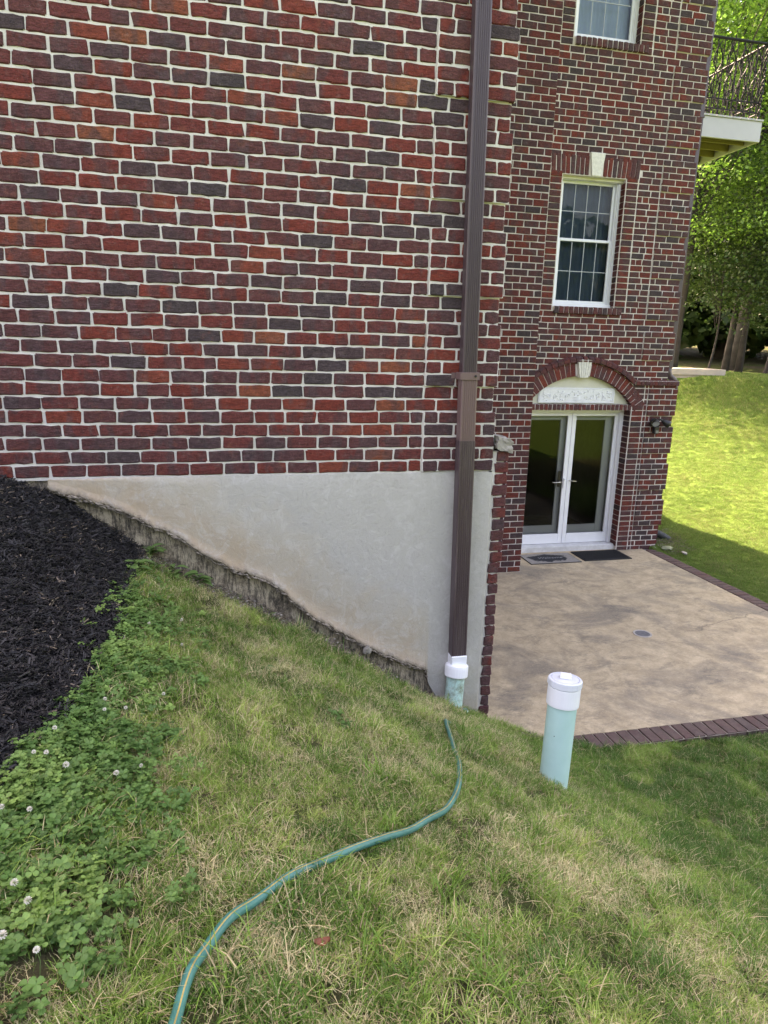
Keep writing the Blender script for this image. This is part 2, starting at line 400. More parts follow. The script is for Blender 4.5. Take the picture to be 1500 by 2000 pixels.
def clover_amt(x, y):
    r = np.interp(y, [-3.6,-3.1,-2.75,-2.5,-2.2,-1.7,-1.2,-.6,-.3], [-1.12,-1.06,-.90,-.82,-.86,-.88,-.85,-.93,-1.05]) + .07*wob(x, y, 2.3)
    a = smn((r-x)/.50+.30+.25*wob(x*2, y*2, 3.5))
    patches = ((wob(x*.8+4, y*.8+2, 1.6) > .72) & (x < 0)).astype(float)*.25
    return np.maximum(a, patches)*(1-mulch_mask(x, y))
xs = np.concatenate([np.linspace(-160,-20,12), np.linspace(-17,-4,14), np.arange(-3.6,-1.5,.12), np.arange(-1.5,-.9,.03), np.arange(-.9,2.6,.06), np.arange(2.6,5.5,.15), np.arange(5.5,6.1,.05), np.arange(6.1,12,.25), np.arange(12,40,1.2), np.linspace(42,160,12)])
ys = np.concatenate([np.linspace(-160,-20,10), np.linspace(-17,-4,12), np.arange(-3.8,-.3,.06), np.arange(-.3,.6,.04), np.arange(.6,6,.15), np.arange(6,20,.4), np.arange(20,50,1.5), np.linspace(52,160,12)])
XX, YY = np.meshgrid(xs, ys); ZZ = H(XX, YY)
nv = np.stack([XX.ravel(), YY.ravel(), ZZ.ravel()], 1)
nx_, ny_ = len(xs), len(ys)
i_, j_ = np.meshgrid(np.arange(nx_-1), np.arange(ny_-1))
a_ = (j_*nx_+i_).ravel(); fc = np.stack([a_, a_+1, a_+1+nx_, a_+nx_], 1)
me = bpy.data.meshes.new('ground'); me.from_pydata(nv.tolist(), [], fc.tolist()); me.materials.append(M_GND)
xr, yr = nv[:, 0], nv[:, 1]
hillm = np.maximum(np.maximum(smn((xr-5.3)/.8)*smn((yr+1)/1.5), smn((yr-5)/.8)), smn((-yr-4.2)/.8))
sH = .64*(xr-5.9)+.77*(yr-4.0)
woodm = smn((sH-9.8)/.6)*(yr > 2)
dirtm = smn((.16-np.abs(yr+.02))/.10)*(xr > -1.15)*(xr < .95)
dirtm = np.maximum(dirtm, smn((.09-np.abs(yr+.10-.0))/.06)*(xr > 1.35)*(xr < 2.0))
dirtm = np.maximum(dirtm, smn((.25-np.hypot(xr-6.2, yr-4.75))/.12))
for nm, vals in (('mulch', mulch_mask(xr, yr)*(yr < .3)*(yr > -5)), ('hill', hillm), ('wood', woodm), ('dirt', dirtm*.9)):
    at = me.attributes.new(nm, 'FLOAT', 'POINT'); at.data.foreach_set('value', vals.astype(np.float32))
me.polygons.foreach_set('use_smooth', [True]*len(fc))
tag(bpy.data.objects.new('ground', me), kind='structure'); C.objects.link(bpy.data.objects['ground'])

# ------------------------------------------------------------------ instancing for stuff
def inst(name, pts, rot, sc, tint, dry, idx, protos, kind_label=None):
    me = bpy.data.meshes.new(name); me.vertices.add(len(pts)); me.vertices.foreach_set('co', np.asarray(pts, np.float32).ravel())
    for nm, vals in (('sc', sc), ('tint', tint), ('dry', dry)):
        a = me.attributes.new(nm, 'FLOAT', 'POINT'); a.data.foreach_set('value', np.asarray(vals, np.float32))
    a = me.attributes.new('rot', 'FLOAT_VECTOR', 'POINT'); a.data.foreach_set('vector', np.asarray(rot, np.float32).ravel())
    a = me.attributes.new('pick', 'INT', 'POINT'); a.data.foreach_set('value', np.asarray(idx, np.int32))
    ob = bpy.data.objects.new(name, me); C.objects.link(ob); ob['kind'] = 'stuff'
    col = bpy.data.collections.new(name+'_pieces')
    for k, p in enumerate(protos):
        po = bpy.data.objects.new('%s_piece_%02d' % (name, k), p); col.objects.link(po)
    ng = bpy.data.node_groups.new(name+'_scatter', 'GeometryNodeTree')
    ng.interface.new_socket('Geometry', in_out='INPUT', socket_type='NodeSocketGeometry')
    ng.interface.new_socket('Geometry', in_out='OUTPUT', socket_type='NodeSocketGeometry')
    N = ng.nodes; L = ng.links.new
    gi = N.new('NodeGroupInput'); go = N.new('NodeGroupOutput'); ip = N.new('GeometryNodeInstanceOnPoints')
    ci = N.new('GeometryNodeCollectionInfo'); ci.inputs['Collection'].default_value = col
    ci.inputs['Separate Children'].default_value = True; ci.inputs['Reset Children'].default_value = True
    def na(nm, t):
        x = N.new('GeometryNodeInputNamedAttribute'); x.data_type = t; x.inputs['Name'].default_value = nm
        return [s for s in x.outputs if s.enabled][0]
    m2p = N.new('GeometryNodeMeshToPoints'); L(gi.outputs[0], m2p.inputs[0])
    L(m2p.outputs[0], ip.inputs['Points']); L(ci.outputs[0], ip.inputs['Instance'])
    ip.inputs['Pick Instance'].default_value = True; L(na('pick', 'INT'), ip.inputs['Instance Index'])
    e2r = N.new('FunctionNodeEulerToRotation'); L(na('rot', 'FLOAT_VECTOR'), e2r.inputs[0]); L(e2r.outputs[0], ip.inputs['Rotation'])
    L(na('sc', 'FLOAT'), ip.inputs['Scale']); L(ip.outputs[0], go.inputs[0])
    mod = ob.modifiers.new('scatter', 'NODES'); mod.node_group = ng
    return ob

def blades(n, r, hmin, hmax, wd, lean, seed, m, flat=0.0):
    rg = random.Random(seed); mb = MB()
    for _ in range(n):
        a = rg.uniform(0, 2*PI); d = r*math.sqrt(rg.random()); bx, by = d*math.cos(a), d*math.sin(a)
        h = rg.uniform(hmin, hmax); th = rg.uniform(0, 2*PI); ln = abs(rg.gauss(lean, lean*.6))
        if rg.random() < flat: ln = rg.uniform(1.3, 2.4); h *= .55
        wv = wd*rg.uniform(.6, 1.3); dx, dy = math.cos(th), math.sin(th); px, py = -dy*wv/2, dx*wv/2
        segs = [(0, 0, 1.0), (.28*ln*h*.5, .45*h, .9), (.85*ln*h*.8, .82*h, .6), (1.35*ln*h, h*(1.0 if ln < .8 else .75), 0)]
        vs = []
        for o_, z_, w_ in segs[:3]:
            vs += [(bx+dx*o_+px*w_, by+dy*o_+py*w_, z_-.004), (bx+dx*o_-px*w_, by+dy*o_-py*w_, z_-.004)]
        vs.append((bx+dx*segs[3][0], by+dy*segs[3][0], segs[3][1]))
        mb.add(vs, [(0,1,3,2),(2,3,5,4),(4,5,6)], 0, rg.random())
    return mb.mesh('tuft', m, attr='bt')
tufts = [blades(40, .045, .016, .036, .0023, .6, 1, M_GRASS, .3), blades(42, .05, .013, .032, .0022, .9, 2, M_GRASS, .45),
         blades(36, .045, .02, .045, .0025, .5, 3, M_GRASS, .2), blades(28, .04, .025, .062, .0032, .7, 4, M_GRASS, .15),
         blades(46, .055, .008, .022, .0020, 1.6, 5, M_GRASS, .75), blades(40, .05, .015, .036, .0022, 1.0, 6, M_GRASS, .5)]

def scatter(n, x0, x1, y0, y1, keep):
    x = rng.uniform(x0, x1, n); y = rng.uniform(y0, y1, n); p = keep(x, y); k = rng.random(n) < p
    return x[k], y[k]
def in_view(x, y, z, mg=.12):
    v = np.stack([x+.6004, y+4.281, z-.8082], 1); d = v @ np.array(F); u = v @ np.array(Rr)/np.maximum(d, .01); t = v @ np.array(Ur)/np.maximum(d, .01)
    return (d > .3) & (np.abs(u) < .577+mg) & (np.abs(t) < .769+mg)
def lawn_keep(x, y):
    p = np.ones_like(x)
    p *= 1-mulch_mask(x, y)*(y < .3)
    p *= np.where((x > 1.12) & (x < 2.05) & (y > -.10+.25*np.clip((1.55-x)/.4, 0, 1)), 0, 1)
    p *= np.where((x > 2.0) & (x < 5.9) & (y > -.22), 0, 1)
    p *= np.where((x < 1.13) & (y > -.04), 0, 1)
    p *= np.where((x > -1.0) & (x < .95), smn((-y-.05-.07*smn((x+.6)/.4))/.12), 1)
    p *= 1-clover_amt(x, y)*np.interp(y, [-2.2, -1.2, -.3], [.68, .35, .12])
    p *= 1-.35*smn((wob(x, y, 2.0)+wob(x*2.3, y*2.3+3, 2.0)*.6-.55)/.3)
    return p
x, y = scatter(78000, -2.2, 5.5, -4.0, .3, lawn_keep)
z = H(x, y); k = in_view(x, y, z, .25); x, y, z = x[k], y[k], z[k]
dryn = smn((wob(x*.9, y*1.1, 1.5)*.7+.7*wob(x+7, y-3, 3.3)+.5*wob(x*2.3, y*2.1, 5.0)+.15)/1.0)
dryn *= 1-smn((x-.7)/1.2)*.85
dryn *= 1-smn((-.35-(-(y)))/.3)*0
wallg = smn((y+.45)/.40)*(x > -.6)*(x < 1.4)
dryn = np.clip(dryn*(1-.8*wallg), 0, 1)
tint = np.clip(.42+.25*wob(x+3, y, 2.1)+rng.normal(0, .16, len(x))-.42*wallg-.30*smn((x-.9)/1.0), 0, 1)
nc = 1500; ccx = rng.uniform(-2.4, 5.6, nc); ccy = rng.uniform(-4.2, .4, nc)
near_c = np.empty(len(x), int)
for q in range(0, len(x), 2000): near_c[q:q+2000] = np.argmin((x[q:q+2000, None]+.03*wob(x[q:q+2000, None], y[q:q+2000, None], 9)-ccx)**2+(y[q:q+2000, None]-ccy)**2, 1)
ct = rng.normal(0, .24, nc)[near_c]; ch = np.clip(rng.normal(1, .22, nc), .55, 1.6)[near_c]; cdr = (rng.random(nc) < .16)[near_c]; cth = (rng.random(nc) < .10)[near_c]
tint = np.clip(tint+ct, 0, 1); dryn = np.clip(dryn+np.where(cdr & (x < 1.3), .45, -.05)*(1-wallg), 0, 1)
pick = np.where(dryn > .62, rng.choice([1, 4, 5, 0], len(x)), rng.choice([0, 1, 2, 5, 2, 3], len(x), p=[.28,.22,.22,.16,.08,.04]))
rot = np.stack([rng.normal(0, .12, len(x)), rng.normal(0, .12, len(x)), rng.uniform(0, 6.28, len(x))], 1)
sc = rng.uniform(.65, 1.02, len(x))*(1+.25*wallg)*ch
kk = ~(cth & (rng.random(len(x)) < .75)); x, y, z, tint, dryn, pick, rot, sc = x[kk], y[kk], z[kk], tint[kk], dryn[kk], pick[kk], rot[kk], sc[kk]
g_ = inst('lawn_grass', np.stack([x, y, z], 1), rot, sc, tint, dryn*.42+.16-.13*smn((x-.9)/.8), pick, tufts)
g_['label'] = 'short green and straw coloured lawn grass on the slope'

# longer coarse clumps here and there
ctuft = [blades(34, .05, .05, .115, .0052, .55, 21, M_GRASS, .1), blades(26, .045, .045, .10, .0048, .8, 22, M_GRASS, .15)]
cx_ = np.concatenate([rng.uniform(-1.1, 3.2, 70), [-.80, -.84, -.76, -.62, -.66, -.30, -.02, .05, .22]]); cy_2 = np.concatenate([rng.uniform(-3.3, -.4, 70), [-2.97, -3.02, -3.04, -2.93, -3.03, -2.95, -3.02, -2.6, -2.98]])
kk = (lawn_keep(cx_, cy_2) > .3); cx_, cy_2 = cx_[kk], cy_2[kk]
g_ = inst('tall_grass', np.stack([cx_, cy_2, H(cx_, cy_2)], 1), np.stack([0*cx_, 0*cx_, rng.uniform(0, 6.28, len(cx_))], 1), rng.uniform(.5, .95, len(cx_)), rng.uniform(.1, .5, len(cx_)), np.full(len(cx_), .05), rng.integers(0, 2, len(cx_)), ctuft)
g_['label'] = 'longer darker tussocks standing out of the short lawn'
htufts = [blades(46, .11, .022, .055, .0050, .6, 11, M_HGRASS), blades(46, .12, .02, .05, .0050, .9, 12, M_HGRASS), blades(40, .11, .025, .06, .0055, .5, 13, M_HGRASS)]
x, y = scatter(150000, 5.6, 17, 1.0, 18, lambda x, y: np.where((x < 5.92) & (y < 4.7), 0, 1)*np.where((x < 5.9) & (y < 7.3), 0, 1)*np.where(.64*(x-5.9)+.77*(y-4) > 11.2, 0, 1)*np.where((np.abs(x-11.0) < .95) & (np.abs(y-11.6) < .8), 0, 1))
z = H(x, y); k = in_view(x, y, z, .1); x, y, z = x[k], y[k], z[k]
t_ = np.clip(.5+.3*wob(x, y, .9)+rng.normal(0, .2, len(x)), 0, 1); s_ = np.clip(np.hypot(x-5.9, y-4)/9, .5, 1.2)
g_ = inst('hill_grass', np.stack([x, y, z], 1), np.stack([rng.normal(0, .15, len(x)), rng.normal(0, .15, len(x)), rng.uniform(0, 6.28, len(x))], 1),
     s_*rng.uniform(.7, 1.2, len(x)), t_, np.clip(.2*wob(x+2, y, 1.4)+.05, 0, .35), rng.integers(0, 3, len(x)), htufts)
g_['label'] = 'bright green grass on the rising lawn right of the house'

def clover_mesh(seed, n=9, r=.035):
    rg = random.Random(seed); mb = MB()
    for _ in range(n):
        a = rg.uniform(0, 2*PI); d = r*math.sqrt(rg.random()); bx, by = d*math.cos(a), d*math.sin(a); h = rg.uniform(.014, .044)
        tx, ty = bx+rg.uniform(-.012, .012), by+rg.uniform(-.012, .012); v = rg.random()*.85
        mb.add([(bx-.0006, by, 0), (bx+.0006, by, 0), (tx+.0006, ty, h), (tx-.0006, ty, h)], [(0,1,2,3)], 0, v)
        s = rg.uniform(.0050, .0105); tilt = rg.uniform(-.35, .35); t2 = rg.uniform(-.35, .35); a0 = rg.uniform(0, 2*PI)
        for q in range(3):
            aa = a0+q*2*PI/3; ca, sa = math.cos(aa), math.sin(aa)
            pts = [(0, 0), (.55, .62), (1.15, .72), (1.5, .30), (1.42, 0), (1.5, -.30), (1.15, -.72), (.55, -.62)]
            vs = []
            for u_, w_ in pts:
                X_ = s*(u_*ca-w_*sa); Y_ = s*(u_*sa+w_*ca)
                vs.append((tx+X_, ty+Y_, h+X_*tilt+Y_*t2+abs(w_)*s*.30-.05*u_*s))
            mb.add(vs, [(0,1,2,3,4),(0,4,5,6,7)], 0, v)
    return mb.mesh('clover', M_CLOV, attr='bt')
clov = [clover_mesh(k) for k in range(5)]
x, y = scatter(26000, -2.0, .3, -3.9, -.15, lambda x, y: clover_amt(x, y)*np.interp(y, [-2.2, -1.2, -.3], [.70, .42, .20]))
x2, y2 = scatter(60, -1.26, -1.14, -2.6, -.8, lambda x, y: mulch_mask(x, y)*.25)
x = np.concatenate([x, x2]); y = np.concatenate([y, y2]); z = H(x, y)
k = in_view(x, y, z, .2); x, y, z = x[k], y[k], z[k]
g_ = inst('clover_patch', np.stack([x, y, z], 1), np.stack([rng.normal(0, .15, len(x)), rng.normal(0, .15, len(x)), rng.uniform(0, 6.28, len(x))], 1),
     rng.uniform(.7, 1.25, len(x)), np.clip(.45+.35*wob(x, y, 3)+.2*smn((y+2.0)/.8)+rng.normal(0, .17, len(x)), 0, 1), np.zeros(len(x)), rng.integers(0, 5, len(x)), clov)
g_['label'] = 'dense green clover leaves growing along the edge of the mulch bed'

def chip(seed):
    rg = random.Random(seed); mb = MB()
    for _ in range(7):
        L_ = rg.uniform(.010, .034); w_ = rg.uniform(.0025, .007); t = rg.uniform(.0012, .003); a = rg.uniform(0, PI); e = rg.uniform(-.5, .5)
        ox, oy, oz = rg.uniform(-.025, .025), rg.uniform(-.025, .025), rg.uniform(.0, .012)
        def T(p): 
            X_ = p[0]; Y_ = p[1]; Z_ = p[2]+X_*math.sin(e)
            return (ox+X_*math.cos(a)-Y_*math.sin(a), oy+X_*math.sin(a)+Y_*math.cos(a), oz+Z_)
        tp = rg.uniform(.2, .8)
        vs = [(-L_/2,-w_/2*tp,0),(L_/2,-w_/2,0),(L_/2,w_/2*tp,0),(-L_/2,w_/2,0),(-L_/2,-w_/2*tp,t),(L_/2,-w_/2,t),(L_/2,w_/2*tp,t),(-L_/2,w_/2,t)]
        mb.add([T(p) for p in vs], [(4,5,6,7),(0,1,5,4),(1,2,6,5),(2,3,7,6),(3,0,4,7)], 0, rg.random()*.93)
    return mb.mesh('chips', M_MULCH, attr='bt')
chips = [chip(k) for k in range(6)]
x, y = scatter(26000, -2.9, -1.0, -3.0, .02, lambda x, y: mulch_mask(x, y))
z = H(x, y); k = in_view(x, y, z, .15); x, y, z = x[k], y[k], z[k]
g_ = inst('mulch_bed', np.stack([x, y, z], 1), np.stack([rng.normal(0, .3, len(x)), rng.normal(0, .3, len(x)), rng.uniform(0, 6.28, len(x))], 1),
     rng.uniform(.7, 1.4, len(x)), np.clip(rng.normal(.5, .28, len(x)), 0, 1), np.where(rng.random(len(x)) < .07, .25, 0.0)*1.0, rng.integers(0, 6, len(x)), chips)
g_['label'] = 'black shredded bark mulch piled against the brick wall'

# crumbled dirt and dead grass along the wall foot
def crumb(seed):
    rg = random.Random(seed); mb = MB()
    for _ in range(6):
        s = rg.uniform(.003, .009); ox, oy = rg.uniform(-.03, .03), rg.uniform(-.03, .03)
        vs = [(ox+s*rg.uniform(.6, 1.2)*dx, oy+s*rg.uniform(.6, 1.2)*dy, s*rg.uniform(.6, 1)*dz) for dx, dy, dz in ((1,0,0),(0,1,0),(-1,0,0),(0,-1,0),(0,0,1),(0,0,-1))]
        mb.add(vs, [(0,1,4),(1,2,4),(2,3,4),(3,0,4),(1,0,5),(2,1,5),(3,2,5),(0,3,5)], 0, rg.random())
    for _ in range(5):
        a = rg.uniform(0, PI); L_ = rg.uniform(.02, .05); ox, oy = rg.uniform(-.03, .03), rg.uniform(-.03, .03)
        dx, dy = L_*math.cos(a)/2, L_*math.sin(a)/2
        mb.add([(ox-dx, oy-dy, .002), (ox+dx, oy+dy, .008), (ox+dx*.9-.0015, oy+dy*.9+.0015, .010)], [(0,1,2)], 0, .9+rg.random()*.1)
    return mb
M_CRUMB = blade_mat('soil_crumb', [(0.0, (.05, .04, .03)), (.6, (.15, .12, .09)), (1.0, (.30, .27, .23))], [(0.0, (.26, .21, .13)), (1.0, (.22, .17, .11))], 0)
cr_ = [crumb(k).mesh('crumb', M_CRUMB, attr='bt') for k in range(4)]
x, y = scatter(5200, -1.2, .95, -.24, .0, lambda x, y: smn((y+.22)/.12))
x2, y2 = scatter(600, 1.4, 2.05, -.22, -.02, lambda x, y: np.ones_like(x)*.8)
x3, y3 = scatter(300, 5.95, 6.4, 4.3, 5.1, lambda x, y: np.ones_like(x)*.8)
x = np.concatenate([x, x2, x3]); y = np.concatenate([y, y2, y3]); z = H(x, y)
g_ = inst('soil_crumbs', np.stack([x, y, z+.003], 1), np.stack([rng.normal(0, .2, len(x)), rng.normal(0, .2, len(x)), rng.uniform(0, 6.28, len(x))], 1),
     rng.uniform(.6, 1.5, len(x)), rng.random(len(x)), np.zeros(len(x)), rng.integers(0, 4, len(x)), cr_)
g_['label'] = 'loose crumbled soil and dead stems along the foot of the stucco'


# ================================================================== HOUSE
HB = 0.0813; LB = 0.2018
house = tag(empty('brick_house', (3.0, 4.0, -2.2)), 'red and purple brick house with white mortar, grey stucco base and arched patio doors', 'house')

def brick_shape(L, Hh, D, seed, nx=5, rough=1.0, chip=None):
    rg = random.Random(seed); e = .007
    xs_ = [-L/2, -L/2+e] + [(-L/2+e)+(L-2*e)*k/(nx-2) for k in range(1, nx-2)] + [L/2-e, L/2]
    zs_ = [-Hh/2, -Hh/2+e*.8, Hh/2-e*.8, Hh/2]
    g = {}; vs = []; fs = []
    nX, nZ = len(xs_), 4
    cc = {}
    for sx in (0, nX-1):
        for sz in (0, 3): cc[(sx, sz)] = rg.uniform(.004, .010)*rough if rg.random() < .70 else rg.uniform(.010, .019)*rough
    wz = [rg.gauss(0, .0018)*rough for _ in range(nX)]; wz2 = [rg.gauss(0, .0020)*rough for _ in range(nX)]
    for i, x in enumerate(xs_):
        for j, z in enumerate(zs_):
            edge = i in (0, nX-1) or j in (0, 3)
            y = (.0035 if edge else -.0022+rg.gauss(0, .0011)*rough)
            X, Z = x, z
            if j == 0: Z += wz[i]
            if j == 3: Z += wz2[i]
            if i in (0, nX-1): X += rg.gauss(0, .0024)*rough
            if (i, j) in cc:
                q = cc[(i, j)]; X -= math.copysign(q, x); Z -= math.copysign(q*.6, z)
            g[(i, j)] = len(vs); vs.append((X, y, Z))
    for i in range(nX-1):
        for j in range(3): fs.append((g[(i, j)], g[(i+1, j)], g[(i+1, j+1)], g[(i, j+1)]))
    per = [(i, 0) for i in range(nX)] + [(nX-1, j) for j in range(1, 4)] + [(i, 3) for i in range(nX-2, -1, -1)] + [(0, j) for j in (2, 1)]
    bk = []
    for p in per:
        x, y, z = vs[g[p]]; bk.append(len(vs)); vs.append((x, D, z))
    for k in range(len(per)):
        k2 = (k+1) % len(per); fs.append((g[per[k2]], g[per[k]], bk[k], bk[k2]))
    return vs, fs
def box_brick(L, Hh, D, rg):
    j = lambda s: rg.gauss(0, s)
    vs = []; 
    for y in (0, D):
        for (sx, sz) in ((-1,-1),(1,-1),(1,1),(-1,1)):
            vs.append((sx*(L/2)+j(.002)-sx*abs(j(.002)), y+j(.0008), sz*Hh/2+j(.0018)))
    # chamfered front via inner quad
    fr = [(vs[k][0]*.93, -.004, vs[k][2]*.85) for k in range(4)]
    vs += fr
    return vs, [(8,9,10,11),(0,1,9,8),(1,2,10,9),(2,3,11,10),(3,0,8,11),(1,0,4,5),(2,1,5,6),(3,2,6,7),(0,3,7,4)]

BH = HB-.0108
full_me = []; half_me = []
for k in range(34):
    vs, fs = brick_shape(LB-.0115, BH, .06, 100+k, 6, 1.25); mb = MB(); mb.add(vs, fs); full_me.append(mb.mesh('brick_stretcher', M_BO))
for k in range(14):
    vs, fs = brick_shape(LB/2-.0110, BH, .06, 300+k, 4, 1.25); mb = MB(); mb.add(vs, fs); half_me.append(mb.mesh('brick_header', M_BO))

def row_bricks(xr, xl, kind, rg, L=LB, jit=.004, firsthalf=None):
    """bricks from right end xr leftwards to xl; returns [(xc, len)]"""
    out = []; x = xr; first = (L/2 if kind else L); k = 0
    while x > xl+.03:
        ln = first if k == 0 else L
        x2 = x-ln + (rg.gauss(0, jit) if x-ln > xl+.05 else 0)
        if x2 < xl+.05: x2 = xl
        out.append(((x+x2)/2, x-x2)); x = x2; k += 1
    return out
rgA = random.Random(21)
wallA = MB()
wallA.box(-6.5, .640, 0.0, .30, -.016, 8.0)
wallA.box(.6405, 1.125, 0.0, .30, -.016, 8.0); wallA.box(-6.5, 1.11, .05, .30, -2.6, -.0165)
for a, bz in [(0, 5), (7, 12), (14, 19), (21, 26), (28, 33), (35, 40), (42, 47)]:
    wallA.box(.640, 1.143, -.015, .0, a*HB+.004, bz*HB-.006)
near_wall = wallA.build('near_wall', M_MORT, house)
cands = []
for r in range(0, 58):
    zc = (r+.5)*HB
    half = (r % 2 == 0); grp = r % 7
    proud = grp < 5
    rows = []
    if proud:
        rows = [(xc, ln, 0) for xc, ln in row_bricks(.6385, -4.6, half, rgA)]
        rows += [(xc, ln, 1) for xc, ln in row_bricks(1.147, .6385, not half, rgA, L=.2004, jit=.003)]
    else:
        rows = [(xc, ln, 0) for xc, ln in row_bricks(1.128, -4.6, half, rgA)]
    for xc, ln, pr in rows: cands.append((xc, zc, ln, pr, r))
def vis_area(xc, zc):
    d = Vector((xc+.6004, 4.281, zc-.8082)); f = d.dot(F); u, t = d.dot(Rr)/f, d.dot(Ur)/f
    return (1/f if abs(u) < .60 and abs(t) < .80 else -1)
cands.sort(key=lambda c: -vis_area(c[0], c[1]))
joinA = MB(); cnt = 0
for c in cands:
    xc, zc, ln, pr, r = c
    bt = rgA.random(); y = (-.0190 if pr else -.0052)+rgA.gauss(0, .0009); dz = rgA.gauss(0, .0009)
    if (r, int(round(xc*10))) in ((1, 3), (5, 4)): bt = .99
    if cnt < 300 and vis_area(xc, zc) > 0:
        me_ = rgA.choice(full_me if ln > .14 else half_me); bl = (LB if ln > .14 else LB/2)
        o = bpy.data.objects.new('brick', me_); C.objects.link(o); o.parent = near_wall
        sx = (ln-.0115)/(bl-.0115); fl = rgA.choice([0, PI])
        o.location = (xc, y, zc+dz)
        o.scale = (sx, 1, 1); o.rotation_euler = (0, fl+rgA.gauss(0, .007), 0)
        o.color = (bt, rgA.random(), 0, 1); cnt += 1
    elif xc > -2.5 and zc < 3.3:
        vs, fs = brick_shape(ln-.0115, BH, .06, rgA.randrange(10**6))
        joinA.add([(p[0]+xc, p[1]+y, p[2]+zc+dz) for p in vs], fs, 0, bt)
    else:
        vs, fs = box_brick(ln-.0135, BH, .05, rgA); joinA.add([(p[0]+xc, p[1]+y, p[2]+zc) for p in vs], fs, 0, bt)
tag(joinA.build('brick_courses', M_BG, near_wall, attr='bt'), kind='stuff')

# base: foundation behind, stucco skin with broken lower edge
fb = MB(); fb.box(-6.4, 1.10, .022, .0495, -2.6, -.0165); fb.build('foundation', M_FND, house)
prof = [(-1.704,-.052),(-1.593,-.103),(-1.48,-.135),(-1.365,-.176),(-1.22,-.245),(-1.104,-.323),(-1.02,-.352),(-.952,-.396),(-.88,-.455),(-.80,-.522),(-.70,-.575),(-.641,-.618),(-.52,-.668),(-.411,-.708),(-.33,-.775),(-.277,-.825),(-.18,-.925),(-.069,-1.017),(.07,-1.110),(.221,-1.212),(.37,-1.30),(.523,-1.375),(.64,-1.43),(.727,-1.466),(.735,-1.56),(.79,-1.66),(.87,-1.78),(.90,-2.2),(1.16,-2.4)]
px_ = [p[0] for p in prof]; pz_ = [p[1] for p in prof]
rs = np.random.default_rng(5)
cx = np.arange(-1.690, 1.158, .0125); NR = 16; V = []; Fs = []; TAN = []; RIM = []
jag = np.cumsum(rs.normal(0, .004, len(cx))); jag = jag-np.convolve(jag, np.ones(15)/15, 'same')
jag = jag*.9+rs.normal(0, .0025, len(cx))
for i, x in enumerate(cx):
    zb = np.interp(x, px_, pz_)+jag[i]*(1 if x < .75 else .2)
    zt = -.004+.004*math.sin(x*9)+rs.normal(0, .0012)
    lip = .020+.016*abs(math.sin(x*11+1.7*math.sin(x*5)))+abs(rs.normal(0, .006))
    for j in range(NR+1):
        q = j/NR; zm_ = min(zt-.001, zb+.055); z = (zt+(zm_-zt)*j/(NR-3)) if j <= NR-3 else zb+(.055, .032, .014, 0)[j-NR+3]*min(1, (zt-zb)/.06)
        yy = -.018 + .0015*math.sin(x*7+z*5)+.001*math.sin(x*23+z*17) - (lip*.6 if j == NR else (lip*.75 if j == NR-1 else lip*.3 if j == NR-2 else 0))*(1 if x < .74 else .1) + rs.normal(0, .0004)
        if j == 0: yy = -.010
        V.append((float(x), float(yy), float(z)))
        TAN.append(float(np.clip(.74-((z-zb)/.95) - .12*max(0, x-.1), 0, 1) if x < .74 else np.clip(.35-(z+1.8)/1.2, 0, .6))); RIM.append(.8 if (j >= NR-1 and x < .74) else (.35 if j == NR-2 and x < .74 else 0))
    V.append((float(x), .020, float(zb+.010+abs(rs.normal(0, .006))))); TAN.append(.9); RIM.append(1.0)
W = NR+2
for i in range(len(cx)-1):
    for j in range(W-1): Fs.append((i*W+j, i*W+j+1, (i+1)*W+j+1, (i+1)*W+j))
e0 = len(V)   # right and left returns
for base in (0, len(cx)-1):
    for j in range(W): v = V[base*W+j]; V.append((v[0], .0205, v[2])); TAN.append(.3); RIM.append(.3)
for s_, base in enumerate((0, len(cx)-1)):
    for j in range(W-1): Fs.append((base*W+j, base*W+j+1, e0+s_*W+j+1, e0+s_*W+j))
me = bpy.data.meshes.new('stucco_skin'); me.from_pydata(V, [], Fs); me.materials.append(M_STUC)
for nm, vals in (('tan', TAN), ('rim', RIM)):
    at = me.attributes.new(nm, 'FLOAT', 'POINT'); at.data.foreach_set('value', vals)
me.polygons.foreach_set('use_smooth', [True]*len(Fs))
st = bpy.data.objects.new('stucco_skin', me); C.objects.link(st); st.parent = house; st.location = -Vector(house.location)
st['label'] = 'grey trowelled stucco, tan toward its broken lower edge'

m_ = MB(); rge = random.Random(8)
for k in range(900):
    x = rge.uniform(-1.66, .735); zb = float(np.interp(x, px_, pz_)); s_ = rge.uniform(.003, .013)*(1.5 if rge.random() < .12 else 1)
    oy = -.022-rge.random()*.022; oz = rge.gauss(-.002, .007)
    vs = [(x+s_*rge.uniform(.6, 2.0)*a, oy+s_*rge.uniform(.5, 1)*b_, zb+oz+s_*rge.uniform(.4, .9)*c_ - s_*a*.6) for a, b_, c_ in ((1,0,0),(0,1,0),(-1,0,0),(0,-1,0),(0,0,1),(0,0,-1))]
    m_.add(vs, [(0,1,4),(1,2,4),(2,3,4),(3,0,4),(1,0,5),(2,1,5),(3,2,5),(0,3,5)])
tag(m_.build('broken_edge', simple('crumbled_render', (.22, .185, .15), .95, .65, 35, 1, 90), house), kind='stuff')
